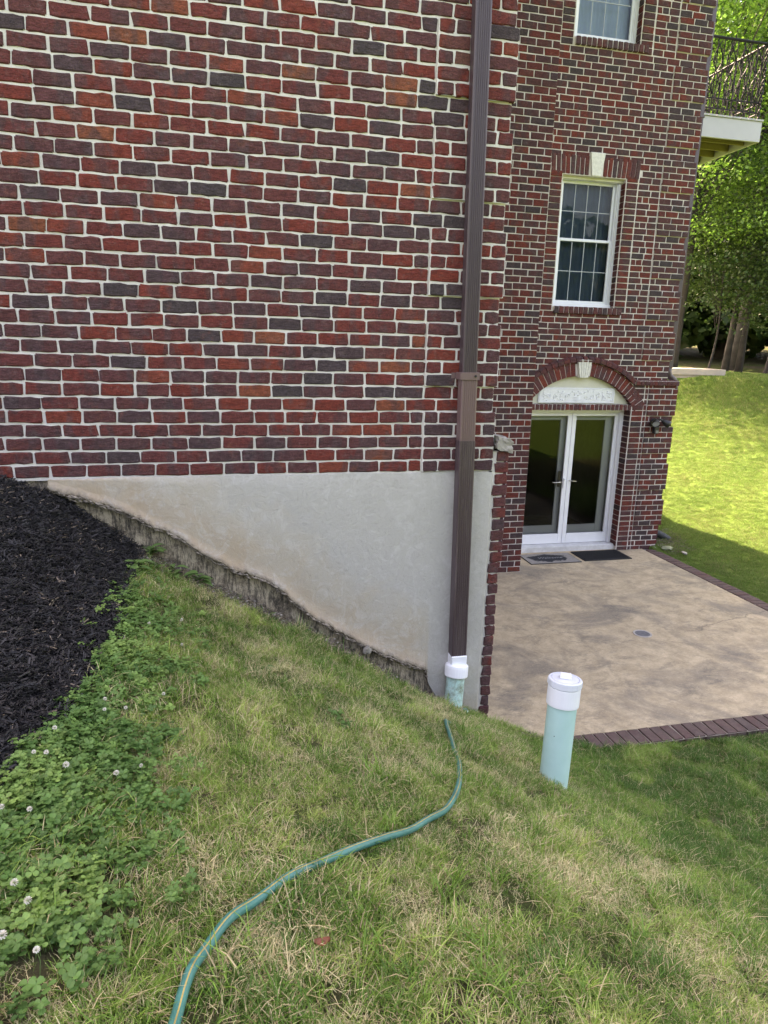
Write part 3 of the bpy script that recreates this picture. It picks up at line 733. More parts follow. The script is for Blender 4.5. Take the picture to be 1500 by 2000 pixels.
# corner pier of header bricks with rough cap stone
pier = MB(); pier.box(1.150, 1.232, -.002, .42, -2.5, .135); pier_o = pier.build('corner_pier', M_MORT, house)
rgp = random.Random(5)
for r in range(-30, 2):
    zc = (r+.5)*HB - .02; jx = rgp.gauss(0, .004); x0 = 1.166+jx; x1 = 1.250+rgp.gauss(0, .003)+(.012 if r > -9 else (-.008 if r > -22 else -.012))
    vs, fs = brick_shape(x1-x0, BH+.002, .10, rgp.randrange(9999), 4, 1.7)
    mb = MB(); mb.add([(p[0]+(x0+x1)/2, p[1]-.014, p[2]+zc) for p in vs], fs)
    o = mb.build('brick', M_BO, pier_o); o.color = (rgp.uniform(.08, .72), 0, 0, 1)
    vs, fs = brick_shape(.19, BH, .04, rgp.randrange(9999), 5, 1.2)
capm = bmesh.new(); bmesh.ops.create_cube(capm, size=1); bmesh.ops.subdivide_edges(capm, edges=capm.edges[:], cuts=3, use_grid_fill=True)
for v in capm.verts:
    x, y, z = v.co
    v.co = Vector((1.222+x*.118, .08+y*.24, .200+z*.088 - (x+.5)*.030)) + Vector((rgp.gauss(0, .005), rgp.gauss(0, .005), rgp.gauss(0, .005)))
me = bpy.data.meshes.new('cap_stone'); capm.to_mesh(me); capm.free(); me.materials.append(M_ROCK)
o = bpy.data.objects.new('cap_stone', me); C.objects.link(o); o.parent = house; o.location = -Vector(house.location)

# ---- return of near block, middle wall, window wall
ZB0 = -2.1807; ZC0 = -2.0396; YB = 3.9073; YC = 4.6712; XB = 3.262
body = MB()
body.box(-6.5, 1.120, .301, 3.9, -2.6, 8.0)
body.box(-6.5, 3.0, 3.96, 7.3, -2.6, 8.0)
body.build('rear_wall', M_MORTF, house)
mid = MB(); mid.box(1.121, XB-.006, YB+.004, YB+.05, -2.45, 8.0); mid.box(XB-.26, XB-.006, YB+.051, YC+.1, -2.45, 8.0)
mid_o = mid.build('middle_wall', M_MORTF, house)
rgB = random.Random(31); jb = MB()
for r in range(-1, 108):
    zc = ZB0+(r+.5)*HB
    for xc, ln in row_bricks(XB, 1.3, r % 2 == 1, rgB, L=.2018, jit=.003):
        vs, fs = box_brick(ln-.012, HB-.012, .03, rgB); y = YB-.001+rgB.gauss(0, .0008)
        jb.add([(p[0]+xc, p[1]+y, p[2]+zc) for p in vs], fs, 0, rgB.random()*.97)
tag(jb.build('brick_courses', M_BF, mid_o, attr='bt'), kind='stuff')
# side of the near block, seen from a step to the right
js = MB()
for r in range(-27, 72):
    zc = (r+.5)*HB
    for yc, ln in row_bricks(3.9, .10 if r >= 0 else .44, r % 2 == 1, rgB, jit=.003):
        vs, fs = box_brick(ln-.012, HB-.012, .03, rgB); xq = 1.126
        js.add([(xq-p[1], p[0]+yc, p[2]+zc) for p in vs], [f[::-1] for f in fs], 0, rgB.random()*.97)
tag(js.build('brick_courses', M_BF, near_wall, attr='bt'), kind='stuff')

# ---- window wall: mortar backing in pieces around the openings
WX0, WX1 = 3.800, 4.742; W2Z0, W2Z1 = 1.440, 3.120; W1Z0, W1Z1 = 4.735, 6.40
DX0, DX1 = 3.520, 5.205; AC = (4.362, -.560); RI, RO, RL = 1.045, 1.240, 1.320
ww = MB(); YW0, YW1 = YC, YC+.22
XR = 5.755
ww.box(XB-.1, WX0, YW0, YW1, .80, 8.0); ww.box(WX1, XR, YW0, YW1, .80, 8.0)
ww.box(WX0, WX1, YW0, YW1, .80, W2Z0); ww.box(WX0, WX1, YW0, YW1, W2Z1, W1Z0); ww.box(WX0, WX1, YW0, YW1, W1Z1, 8.0)
ww.box(DX1, XR, YW0, YW1, -2.4, .08); ww.box(XR, 5.90, YW0-.004, YW1, -2.4, .40); ww.box(XB-.1, DX0, YW0, YW1, -2.4, .08)
ww.box(5.62, XR, YW0, YW1, .08, .80); ww.box(XB-.1, 3.30, YW0, YW1, .08, .80)
# spandrels round the arch
NS = 24; ang = [math.radians(36.5)+(math.radians(143.5)-math.radians(36.5))*k/NS for k in range(NS+1)]
av = []
for a in ang:
    ca, sa = math.cos(a), math.sin(a); pin = (AC[0]+1.15*ca, AC[1]+1.15*sa)
    t = min((.80-AC[1])/sa, (5.62-AC[0])/ca if ca > 1e-6 else 9, (3.30-AC[0])/ca if ca < -1e-6 else 9)
    av.append((pin, (AC[0]+t*ca, AC[1]+t*sa)))
for k in range(NS):
    (p0, q0), (p1, q1) = av[k], av[k+1]
    pts = [p0, q0, q1, p1]
    ww.add([(p[0], YW0, p[1]) for p in pts]+[(p[0], YW1, p[1]) for p in pts], [(0,1,2,3),(7,6,5,4),(0,3,7,4)])
for sx in (0, 1):
    xo, xi = ((5.62, av[0][0][0]) if sx == 0 else (3.30, av[-1][0][0])); q = av[0] if sx == 0 else av[-1]
    pts = [(xi, .08), (xo, .08), (xo, q[1][1]), (xi, q[0][1])]
    # corner fillers
    pts2 = [(xi, .08), (xo, .08), (q[1][0], q[1][1]), (q[0][0], q[0][1])]
    f_ = [(0,1,2,3)] if sx == 0 else [(3,2,1,0)]
    ww.add([(p[0], YW0, p[1]) for p in pts2], f_)
    tc = [(q[1][0], q[1][1]), (xo, q[1][1]), (xo, .80)]
for a0, xo in ((0, 5.62), (NS, 3.30)):
    # fan the rectangle corners that the clipped rays miss
    pass
ww.add([(3.30, YW0+.003, .42), (5.62, YW0+.003, .42), (5.62, YW0+.003, .80), (3.30, YW0+.003, .80)], []) 
cor = [k for k in range(NS+1)]
top_first = next(k for k in cor if abs(av[k][1][1]-.80) < 1e-6); top_last = max(k for k in cor if abs(av[k][1][1]-.80) < 1e-6)
ww.add([(av[top_first][1][0], YW0, .80), (av[top_first-1][1][0], YW0, av[top_first-1][1][1]), (5.62, YW0, .80)], [(0,1,2)])
ww.add([(av[top_last][1][0], YW0, .80), (av[top_last+1][1][0], YW0, av[top_last+1][1][1]), (3.30, YW0, .80)], [(2,1,0)])
# side, back, top shell
ww.box(XR-.25, XR, YW1, 7.3, -2.4, 8.0); ww.box(3.0, XR-.25, 7.05, 7.3, -2.4, 8.0)
ww_o = ww.build('window_wall', M_MORTF, house)
inn = MB(); inn.box(3.1, 5.49, YW1+2.0, YW1+2.05, -2.3, 7.5); inn.box(3.1, 5.49, YW1+.01, YW1+2.0, -2.35, -2.22); inn.box(3.1, 5.49, YW1+.01, YW1+2.0, .78, .95); inn.box(3.1, 5.49, YW1+.01, YW1+2.0, 3.6, 3.9)
inn.build('interior', M_DARK, house)

def put_brick(mbs, xc, yc, zc, L, Hh, rg, D=.04, rot=0.0, name=None, parent=None, bt=None, obj=False):
    vs, fs = brick_shape(L, Hh, D, rg.randrange(10**6), 4) if obj else box_brick(L, Hh, D, rg)
    c_, s_ = math.cos(rot), math.sin(rot)
    pts = [(p[0]*c_-p[2]*s_+xc, p[1]+yc, p[0]*s_+p[2]*c_+zc) for p in vs]
    b_ = rg.random()*.95 if bt is None else bt
    if obj:
        m_ = MB(); m_.add(pts, fs); o = m_.build(name, M_BO, parent); o.color = (b_, 0, 0, 1); return o
    mbs.add(pts, fs, 0, b_)
rgC = random.Random(77); jc = MB()
def in_open(xc, zc):
    if 3.60 < xc < 4.95 and (1.345 < zc < 3.36 or 4.64 < zc < 6.7): return True
    if zc < .10 and 3.3 < xc < 5.39: return True
    if math.hypot(xc-AC[0], zc-AC[1]) < 1.20 and zc > .05: return True
    return False
for r in range(-3, 122):
    zc = ZC0+(r+.5)*HB; half = r % 2 == 0
    base = zc < .36
    if base:
        proud = (r-3) % 7 < 5
        if r < 3 or r > 29: proud = False
        x1 = 5.952 if proud else 5.925
        rr = [(xc, ln, .016 if proud else .0) for xc, ln in row_bricks(x1, 5.460, half, rgC, jit=.003)]
        rr += [(5.432, .058, 0)]
        rr += [(5.308, .185, .004)]                              # door jamb column
        if zc > .08:
            rr = [q for q in rr if q[0] > 5.44]
            rr += [(xc, ln, 0) for xc, ln in row_bricks(5.400, 5.19, False, rgC)]+[(5.430, .058, 0)]
        rr += [(xc, ln, 0) for xc, ln in row_bricks(3.52, 3.26, half, rgC)]
    else:
        proud = (r-34) % 7 < 5 and r > 33
        if proud:
            rr = [(xc, ln, .016) for xc, ln in row_bricks(5.790, 5.279, not half, rgC, L=.2, jit=.003)] + [(xc, ln, 0) for xc, ln in row_bricks(5.279, 3.262, half, rgC, jit=.003)]
        else: rr = [(xc, ln, 0) for xc, ln in row_bricks(5.764, 3.262, half, rgC, jit=.003)]
        if (1.36 < zc < 3.13) or (4.66 < zc < 6.6):
            # window jamb columns and their short neighbours
            if not proud: rr = [(xc, ln, 0) for xc, ln in row_bricks(5.764, 5.277, half, rgC, jit=.003)]
            rr = [q for q in rr if not 3.26 < q[0] < 5.277] + [(4.838, .176, .004), (3.704, .176, .004), (3.44, .33, 0)]
            cut = rgC.choice([.08, .12, .16]) if half else .20
            rr += [((4.936+4.936+cut)/2, cut, 0), ((4.936+cut+5.272)/2, 5.272-4.936-cut, 0)]
            if 5.272-4.936-cut > .21:
                q = rr.pop(); m_ = 4.936+cut+.1; rr += [((4.936+cut+m_)/2, m_-4.936-cut, 0), ((m_+5.272)/2, 5.272-m_, 0)]
    for xc, ln, pr in rr:
        if in_open(xc, zc) and not (pr == .004) and ln > .06: continue
        put_brick(jc, xc, YC-.004-pr+rgC.gauss(0, .0007), zc, ln-.0125, HB-.012, rgC, D=.03)
    if base:                                                     # return face of the door jamb
        pass
# reveals: bricks on the jamb returns (right side of each opening is seen)
for (x_, z0, z1, dep) in ((WX1, 1.36, 3.11, .10), (WX1, 4.66, 6.4, .10), (DX1, -2.12, .05, .19)):
    z = z0
    while z < z1:
        zc = ZC0+(math.floor((z-ZC0)/HB)+.5)*HB
        vs, fs = box_brick(dep-.004, HB-.012, .02, rgC); b_ = rgC.random()*.9
        jc.add([(x_-.008+p[1], YC+.002+dep/2+p[0], p[2]+zc) for p in vs], [f[::-1] for f in fs], 0, b_); z += HB
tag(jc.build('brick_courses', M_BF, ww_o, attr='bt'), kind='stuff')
# proud mortar behind proud groups, upper and base corners
pm = MB()
for g0 in range(34, 120, 7): pm.box(5.285, 5.786, YC-.014, YC-.0005, ZC0+g0*HB+.004, ZC0+(g0+5)*HB-.006); pm.box(5.7555, 5.786, YC, YC+.3, ZC0+g0*HB+.004, ZC0+(g0+5)*HB-.006)
for g0 in (3, 10, 17, 24): pm.box(5.47, 5.945, YC-.014, YC-.005, ZC0+g0*HB+.004, ZC0+min(g0+5, 29)*HB-.006); pm.box(5.901, 5.945, YC-.004, YC+.3, ZC0+g0*HB+.004, ZC0+min(g0+5, 29)*HB-.006)
pm.build('quoin_mortar', M_MORTF, ww_o)['kind'] = 'stuff'
# rear (garden) face bricks for a view from the right
jr = MB()
for r in range(-2, 110):
    zc = ZC0+(r+.5)*HB
    for yc, ln in row_bricks(7.3, YC+.05, r % 2 == 0, rgC):
        vs, fs = box_brick(ln-.012, HB-.012, .03, rgC); xq = 5.760 if zc > .40 else 5.905
        jr.add([(xq-p[1], p[0]+yc, p[2]+zc) for p in vs], [f[::-1] for f in fs], 0, rgC.random()*.95)
tag(jr.build('brick_courses', M_BF, ww_o, attr='bt'), kind='stuff')
bs = MB(); bs.box(5.756, 5.90, YW1+.001, 7.3, -2.4, .40); bs.build('base_course', M_MORTF, ww_o)

# arch over the doors
arch = empty('door_arch', (4.362, YC, .1)); arch.parent = house; arch.location = Vector((4.362, YC, .1))-house.location
nV = 29; a0, a1 = math.radians(31), math.radians(149)
for k in range(nV):
    a = a0+(a1-a0)*(k+.5)/nV
    if abs(a-PI/2) < math.radians(4.6): continue
    rm = (RI+RO)/2; wd = (a1-a0)/nV
    m_ = MB(); hi, ho = wd*RI/2-.0055, wd*RO/2-.0055; rgk = random.Random(900+k)
    pts = []
    for (rr_, hh) in ((RI+.002, hi), (RO-.004, ho)):
        for sg in (-1, 1):
            pts.append((AC[0]+rr_*math.cos(a)+sg*hh*math.sin(a)+rgk.gauss(0, .001), AC[1]+rr_*math.sin(a)-sg*hh*math.cos(a)+rgk.gauss(0, .001)))
    pr = .010
    vs = [(p[0], YC-pr, p[1]) for p in pts]+[(p[0], YC+.12, p[1]) for p in pts]
    m_.add(vs, [(0,2,3,1),(4,5,7,6),(0,1,5,4),(2,6,7,3),(0,4,6,2),(1,3,7,5)])
    o = m_.build('arch_brick', M_BO, arch); o.color = (rgk.uniform(.3, .94), 0, 0, 1)
am = MB()
for k in range(40):
    b0, b1 = a0+(a1-a0)*k/40, a0+(a1-a0)*(k+1)/40
    q = [(AC[0]+r_*math.cos(b_), AC[1]+r_*math.sin(b_)) for r_ in (RI+.006, RL-.01) for b_ in (b0, b1)]
    am.add([(p[0], YC-.003, p[1]) for p in q]+[(p[0], YC+.11, p[1]) for p in q], [(0,2,3,1),(0,1,5,4)])
am.build('arch_mortar', M_MORTF, arch)
# label course (rowlock drip) over the arch, running into the water table
l0, l1 = math.radians(49), math.radians(131); nL = 19; lb_ = [(AC[0]+1.285*math.cos(l0+(l1-l0)*(k+.5)/nL), AC[1]+1.285*math.sin(l0+(l1-l0)*(k+.5)/nL), l0+(l1-l0)*(k+.5)/nL-PI/2) for k in range(nL)]
xk = 5.255
while xk < 5.93: lb_.append((xk, .405, 0.0)); xk += .072
for k, (xx, zz, rt) in enumerate(lb_):
    rgk = random.Random(1200+k); m_ = MB(); wv = .098/2-.005 if rt else .072/2-.005
    hgt = .040
    cor4 = [(-wv, -hgt), (wv, -hgt), (wv, hgt), (-wv, hgt)]; c_, s_ = math.cos(rt), math.sin(rt)
    P2 = [(xx+u_*c_-v_*s_, zz+u_*s_+v_*c_) for u_, v_ in cor4]
    vs = [(P2[0][0], YC-.05, P2[0][1]), (P2[1][0], YC-.05, P2[1][1]), (P2[2][0], YC-.012, P2[2][1]), (P2[3][0], YC-.012, P2[3][1])]
    md = [(xx+u_*c_-v_*s_, zz+u_*s_+v_*c_) for u_, v_ in ((wv, .012), (-wv, .012))]
    vs += [(md[0][0], YC-.052, md[0][1]), (md[1][0], YC-.052, md[1][1])]
    vs += [(p[0], YC+.05, p[1]) for p in P2]
    m_.add(vs, [(0,1,4,5),(5,4,2,3),(1,0,6,7),(3,2,8,9),(0,5,3,9,6),(1,7,8,2,4)])
    o = m_.build('label_brick', M_BO, arch); o.color = (rgk.uniform(.12, .62), 0, 0, 1)
lm = MB()
for k in range(30):
    b0, b1 = l0+(l1-l0)*k/30, l0+(l1-l0)*(k+1)/30
    q = [(AC[0]+r_*math.cos(b_), AC[1]+r_*math.sin(b_)) for r_ in (1.25, 1.318) for b_ in (b0, b1)]
    lm.add([(q[0][0], YC-.040, q[0][1]), (q[1][0], YC-.040, q[1][1]), (q[2][0], YC-.002, q[2][1]), (q[3][0], YC-.002, q[3][1])]+[(p[0], YC+.0, p[1]) for p in q], [(0,2,3,1),(0,1,5,4)])
lm.box(5.22, 5.94, YC-.038, YC-.006, .37, .43); lm.box(5.905, 5.94, YC-.006, YC+.4, .37, .43)
lm.build('label_mortar', M_MORTF, arch)
# keystones
def keystone(parent, xc, z0, z1, w0, w1, pr, flutes=False):
    m_ = MB()
    def T(p):
        q = (p[2]-z0)/(z1-z0); return (xc+p[0]*((w0+(w1-w0)*q)/2), p[1], p[2])
    if flutes:
        n_ = 5
        for k in range(n_):
            u0, u1 = -1+2*k/n_, -1+2*(k+1)/n_; e = .05
            m_.box(u0+e, u1-e, YC-pr, YC+.05, z0, z1, T=T)
        m_.box(-1, 1, YC-pr+.008, YC+.05, z0+.001, z1-.001, T=T); m_.box(-1.04, 1.04, YC-pr-.006, YC+.05, z1+.001, z1+.012, T=T)
    else: m_.bev(-1, 1, YC-pr, YC+.05, z0, z1, .012, T=T)
    return m_.build('keystone', M_KEY, parent)
keystone(arch, AC[0], .462, .705, .135, .225, .045, True)
# lintel of rowlock bricks
for k in range(25):
    xx = 3.52+(k+.5)*.0672; rgk = random.Random(1500+k)
    m_ = MB(); vs, fs = brick_shape(.0672-.010, .082, .10, 1600+k, 4); m_.add([(p[0]+xx, p[1]+YC-.016, p[2]+.036) for p in vs], fs)
    o = m_.build('lintel_brick', M_BO, arch); o.color = (rgk.uniform(.2, .93), 0, 0, 1)
m_ = MB(); m_.box(3.505, 5.198, YC-.008, YC+.19, -.004, .076); m_.build('lintel_mortar', M_MORTF, arch)
# tympanum
m_ = MB(); ta = [math.radians(36)+(math.radians(108))*k/30 for k in range(31)]
pf = [(AC[0]+1.052*math.cos(a), AC[1]+1.052*math.sin(a)) for a in ta]
pf = [p for p in pf if p[1] > .078]; pl = [(5.22, .078)]+pf+[(3.50, .078)]; nP = len(pl)
m_.add([(p[0], YC+.075, p[1]) for p in pl]+[(p[0], YC+.2, p[1]) for p in pl], [tuple(range(nP)), tuple(range(2*nP-1, nP-1, -1))])
m_.build('tympanum', M_CREAM, arch)
m_ = MB(); m_.bev(3.72, 4.945, YC+.052, YC+.078, .088, .312, .006)
m_.box(3.74, 4.925, YC+.046, YC+.0525, .100, .106); m_.box(3.74, 4.925, YC+.046, YC+.0525, .294, .300); m_.box(3.74, 3.746, YC+.046, YC+.0525, .107, .293); m_.box(4.919, 4.925, YC+.046, YC+.0525, .107, .293)
pan = m_.build('relief_panel', M_RELIEF, arch)
m_ = MB(); rgr = random.Random(3)
def blob(x, z, rx, rz, d, n=7):
    m_.add([(x, YC+.052-d, z)]+[(x+rx*math.cos(2*PI*k/n), YC+.054, z+rz*math.sin(2*PI*k/n)) for k in range(n)], [(0, 1+k, 1+(k+1) % n) for k in range(n)])
def curl(x, z, r, a0, turns, sgn):
    pts = []
    for k in range(14):
        q = k/13; a = a0+sgn*q*turns*2*PI; rr_ = r*(1-.75*q); pts.append((x+rr_*math.cos(a), YC+.049, z+rr_*math.sin(a)))
    m_.tube(pts, .0045, 5)
# urn in the middle, garlands and figures to both sides
for z_, hw in ((.125, .055), (.140, .075), (.158, .088), (.176, .082)): blob(4.33, z_, hw, .012, .016, 9)
for k in range(9): blob(4.33+rgr.uniform(-.075, .075), rgr.uniform(.20, .27), .02, .016, .014)
for sg in (-1, 1):
    for q in (.14, .24, .34, .45, .54):
        curl(4.33+sg*q, rgr.uniform(.16, .23), rgr.uniform(.03, .045), rgr.uniform(0, 6), 1.1, sg)
        for _ in range(6): blob(4.33+sg*(q+rgr.uniform(-.045, .045)), rgr.uniform(.125, .275), rgr.uniform(.008, .02), rgr.uniform(.007, .018), rgr.uniform(.008, .018))
m_.build('relief_carving', M_RELIEF, pan, smooth=False)

# jack arch, keystone and sill at each window
def window_dress(z_sill, z_head, top=True):
    d = empty('window_dressing', (4.27, YC, z_sill)); d.parent = house; d.location = Vector((4.27, YC, z_sill))-house.location
    rgk = random.Random(int(z_sill*100))
    n_ = 14; x0, x1 = 3.815, 4.86
    for k in range(n_):
        xx = x0+(k+.5)*(x1-x0)/n_; m_ = MB(); vs, fs = brick_shape((x1-x0)/n_-.009, .094, .12, rgk.randrange(9999), 4)
        m_.add([(p[0]+xx, p[1]+YC-.040+(p[2]+.047)*.06, p[2]+z_sill-.052) for p in vs], fs); o = m_.build('sill_brick', M_BO, d); o.color = (rgk.uniform(.02, .5), 0, 0, 1)
    m_ = MB(); m_.box(x0+.004, x1-.004, YC-.028, YC+.10, z_sill-.094, z_sill-.012); m_.build('sill_mortar', M_MORTF, d)
    if top:
        n_ = 19; x0, x1 = 3.618, 4.934
        for k in range(n_):
            xx = x0+(k+.5)*(x1-x0)/n_
            if abs(xx-4.275) < .085: continue
            tl = (xx-4.275)*.10
            m_ = MB(); vs, fs = brick_shape((x1-x0)/n_-.010, .235, .12, rgk.randrange(9999), 4)
            m_.add([(p[0]+xx+p[2]*tl, p[1]+YC-.0125, p[2]+z_head+.118+.008) for p in vs], fs); o = m_.build('soldier_brick', M_BO, d); o.color = (rgk.uniform(.1, .93), 0, 0, 1)
        m_ = MB(); m_.box(x0-.004, x1+.004, YC-.0062, YC+.09, z_head+.002, z_head+.243); m_.build('soldier_mortar', M_MORTF, d)
        m_ = MB(); m_.bev(3.80, 4.742, YC+.06, YC+.10, z_head-.035, z_head+.001, .004); m_.build('head_trim', M_CREAM, d)
        keystone(d, 4.275, z_head-.004, z_head+.292, .135, .215, .035)
window_dress(W2Z0, W2Z1)
window_dress(W1Z0, W1Z1)

def window(z0, z1, curtain_or_sky_sheet):
    YF = YC+.095
    wn = empty('window', (4.27, YF, z0)); wn.parent = house; wn.location = Vector((4.27, YF, z0))-house.location
    x0, x1 = WX0+.004, WX1-.004; H_ = z1-z0; zm = z0+.515*H_+.01
    m_ = MB(); t = .045
    m_.bev(x0, x0+t, YF, YF+.09, z0+.046, z1-.036); m_.bev(x1-t, x1, YF, YF+.09, z0+.046, z1-.036); m_.bev(x0, x1, YF, YF+.09, z1-.035, z1-.001); m_.bev(x0, x1, YF-.025, YF+.09, z0+.001, z0+.045)
    m_.box(x0+t, x0+t+.012, YF+.02, YF+.085, z0+.05, z1-.04); m_.box(x1-t-.012, x1-t, YF+.02, YF+.085, z0+.05, z1-.04)
    m_.build('frame', M_WHITE, wn)
    ix0, ix1 = x0+t+.013, x1-t-.013
    for nm, a, b_, yy in (('upper_sash', zm, z1-.037, YF+.055), ('lower_sash', z0+.047, zm+.03, YF+.025)):
        m_ = MB(); s_ = .036
        m_.bev(ix0, ix0+s_, yy, yy+.028, a, b_, .003); m_.bev(ix1-s_, ix1, yy, yy+.028, a, b_, .003); m_.bev(ix0+s_+.0005, ix1-s_-.0005, yy, yy+.028, b_-s_*.9, b_, .003); m_.bev(ix0+s_+.0005, ix1-s_-.0005, yy, yy+.028, a, a+s_*1.1, .003)
        sa = m_.build(nm, M_WHITE, wn)
        gx0, gx1, gz0, gz1 = ix0+s_, ix1-s_, a+s_*1.1, b_-s_*.9
        m_ = MB()
        for k in range(1, 4):
            xx = gx0+(gx1-gx0)*k/4; m_.box(xx-.0045, xx+.0045, yy+.010, yy+.018, gz0, gz1)
        zz = (gz0+gz1)/2; m_.box(gx0, gx1, yy+.0085, yy+.0195, zz-.0045, zz+.0045)
        m_.build('muntin', M_MUNT, sa)
        for k in range(4):
            for j in range(2):
                xa, xb = gx0+(gx1-gx0)*k/4+.0065, gx0+(gx1-gx0)*(k+1)/4-.0065; za, zb_ = gz0+(gz1-gz0)*j/2+.0065, gz0+(gz1-gz0)*(j+1)/2-.0065
                m_ = MB(); m_.add([(xa, yy+.012, za), (xb, yy+.012, za), (xb, yy+.012, zb_), (xa, yy+.012, zb_)], [(0,1,2,3)]); m_.build('pane', M_GLASS, sa)
    if curtain_or_sky_sheet:
        m_ = MB(); n_ = 60
        for k in range(n_):
            xa, xb = 3.78+(.98)*k/n_, 3.78+.98*(k+1)/n_; ya, yb = YF+.16+.012*math.sin(k*.9), YF+.16+.012*math.sin((k+1)*.9)
            m_.add([(xa, ya, z0-.05), (xb, yb, z0-.05), (xb, yb, z1), (xa, ya, z1)], [(0,1,2,3)])
        m_.build('curtain_or_sky_sheet', M_CURT, wn, smooth=True)
    else:
        m_ = MB(); n_ = 40
        for k in range(n_):
            xa, xb = 3.78+.98*k/n_, 3.78+.98*(k+1)/n_; ya, yb = YF+.17+.014*math.sin(k*1.3), YF+.17+.014*math.sin((k+1)*1.3)
            m_.add([(xa, ya, z0-.05), (xb, yb, z0-.05), (xb, yb, z1), (xa, ya, z1)], [(0,1,2,3)])
        m_.build('curtain_or_sky_sheet', M_SKYSHEET, wn, smooth=True)  # added sheet that gives the panes their bluish sky reflection
    return wn
window(W2Z0, W2Z1, False)
window(W1Z0, W1Z1, True)

# patio doors
YD = YC+.185
dr = empty('patio_door', (4.36, YD, -2.09)); dr.parent = house; dr.location = Vector((4.36, YD, -2.09))-house.location
m_ = MB()
m_.bev(5.135, 5.200, YD-.03, YD+.10, -2.095, -.042); m_.box(5.105, 5.134, YD+.012, YD+.10, -2.09, -.06); m_.bev(3.523, 3.590, YD-.03, YD+.10, -2.095, -.042)
m_.bev(3.523, 5.200, YD-.03, YD+.10, -.040, -.006); m_.box(3.60, 5.13, YD-.012, YD+.10, -.062, -.041)
m_.build('door_frame', M_WHITED, dr)
m_ = MB(); m_.bev(3.50, 5.235, YD-.135, YD+.12, -2.205, -2.096, .008); m_.build('threshold', M_SILL, dr)
for nm, xa, xb in (('left', 3.600, 4.360), ('right', 4.366, 5.102)):
    m_ = MB(); s_ = .066
    zt, zb = -.064, -2.088
    if nm == 'left': m_.bev(xb-s_, xb, YD, YD+.035, zb, zt, .003); m_.bev(xa, xa+s_, YD, YD+.035, zb, zt, .003)
    else: m_.bev(xa, xa+s_, YD, YD+.035, zb, zt, .003); m_.bev(xb-.03, xb, YD, YD+.035, zb, zt, .003)
    a_, b_ = xa+s_+.0005, (xb-s_ if nm == 'left' else xb-.03)-.0005
    m_.bev(a_, b_, YD, YD+.035, zb, zb+.155, .003); m_.bev(a_, b_, YD, YD+.035, zt-.045, zt, .003)
    lf = m_.build('storm_door', M_WHITED, dr)
    m_ = MB(); m_.add([(a_, YD+.018, zb+.155), (b_, YD+.018, zb+.155), (b_, YD+.018, zt-.045), (a_, YD+.018, zt-.045)], [(0,1,2,3)]); m_.build('pane', M_GLASSC, lf)
    m_ = MB(); w_ = .125; y_ = YD+.095
    m_.bev(xa-.0, xa+(.075 if nm == 'right' else w_), y_, y_+.04, zb, zt, .004); m_.bev(xb-w_-.005, xb, y_, y_+.04, zb, zt, .004)
    a2, b2 = xa+(.0755 if nm == 'right' else w_+.0005), xb-w_-.0055
    m_.bev(a2, b2, y_, y_+.04, zb, zb+.27, .004); m_.bev(a2, b2, y_, y_+.04, zt-.115, zt, .004)
    inner = m_.build('inner_door', M_SHADEF, dr)
    m_ = MB(); m_.add([(a2, y_+.02, zb+.27), (b2, y_+.02, zb+.27), (b2, y_+.02, zt-.115), (a2, y_+.02, zt-.115)], [(0,1,2,3)]); m_.build('pane', M_GLASSD, inner)
m_ = MB(); m_.bev(4.214, 4.262, YD+.012, YD+.017, -1.19, -.945, .001); m_.bev(4.218, 4.258, YD-.004, YD+.012, -1.13, -1.085, .004)
m_.build('lock_plate', M_BRONZE, dr)
m_ = MB(); m_.tube([(4.238, YD-.005, -1.105), (4.238, YD-.055, -1.105), (4.20, YD-.06, -1.105), (4.13, YD-.055, -1.110), (4.10, YD-.05, -1.104)], [.010, .009, .008, .007, .005], 8)
m_.build('handle', M_STEEL, dr)
m_ = MB(); m_.tube([(4.405, YD-.001, -1.09), (4.405, YD-.04, -1.09), (4.44, YD-.045, -1.092), (4.505, YD-.04, -1.10)], [.008, .008, .007, .005], 8); m_.build('handle', M_STEEL, dr)
m_ = MB(); m_.bev(4.300, 4.330, YD-.022, YD-.001, -1.20, -1.055, .003); m_.tube([(4.315, YD-.02, -1.07), (4.315, YD-.045, -1.07)], .012, 8); m_.build('latch', M_WHITED, dr)
m_ = MB()
for zz in (-.25, -1.05, -1.85): m_.tube([(5.118, YD-.004, zz), (5.118, YD-.004, zz-.09)], .007, 8)
m_.build('hinge', M_WHITED, dr)

# roof slab so the shade has a real source
m_ = MB(); m_.box(-6.8, 6.0, -.3, 7.6, 8.0, 8.2); m_.box(-6.8, 6.0, 3.5, 7.6, 8.2, 9.0); m_.build('roof', M_ROOF, house)

# ================================================================== PATIO
m_ = MB()
pc = [(1.135, .03), (2.3, .018), (3.4, .022), (4.6, .03), (5.1, .10), (5.42, .33), (5.60, .70), (5.668, 1.15), (5.668, 7.2), (1.135, 7.2)]
nP = len(pc); m_.add([(p[0], p[1], -2.18) for p in pc]+[(p[0], p[1], -2.5) for p in pc], [tuple(range(nP))]+[(i, i+nP, (i+1) % nP+nP, (i+1) % nP) for i in range(nP)])
pat = m_.build('patio', M_PAT); pat['kind'] = 'structure'
M_PAV = brick_mat('paver_face', 'object', True)
_n = M_PAV.node_tree; _b = next(q for q in _n.nodes if q.type == 'BSDF_PRINCIPLED'); _l = _b.inputs['Base Color'].links[0].from_socket; _g = NG(_n)
_n.links.new(_g.mix(_g.ramp(_g.noise(9, 6, .75), [(.35, .35), (.65, .8)]), _l, (.155, .112, .095)), _b.inputs['Base Color'])
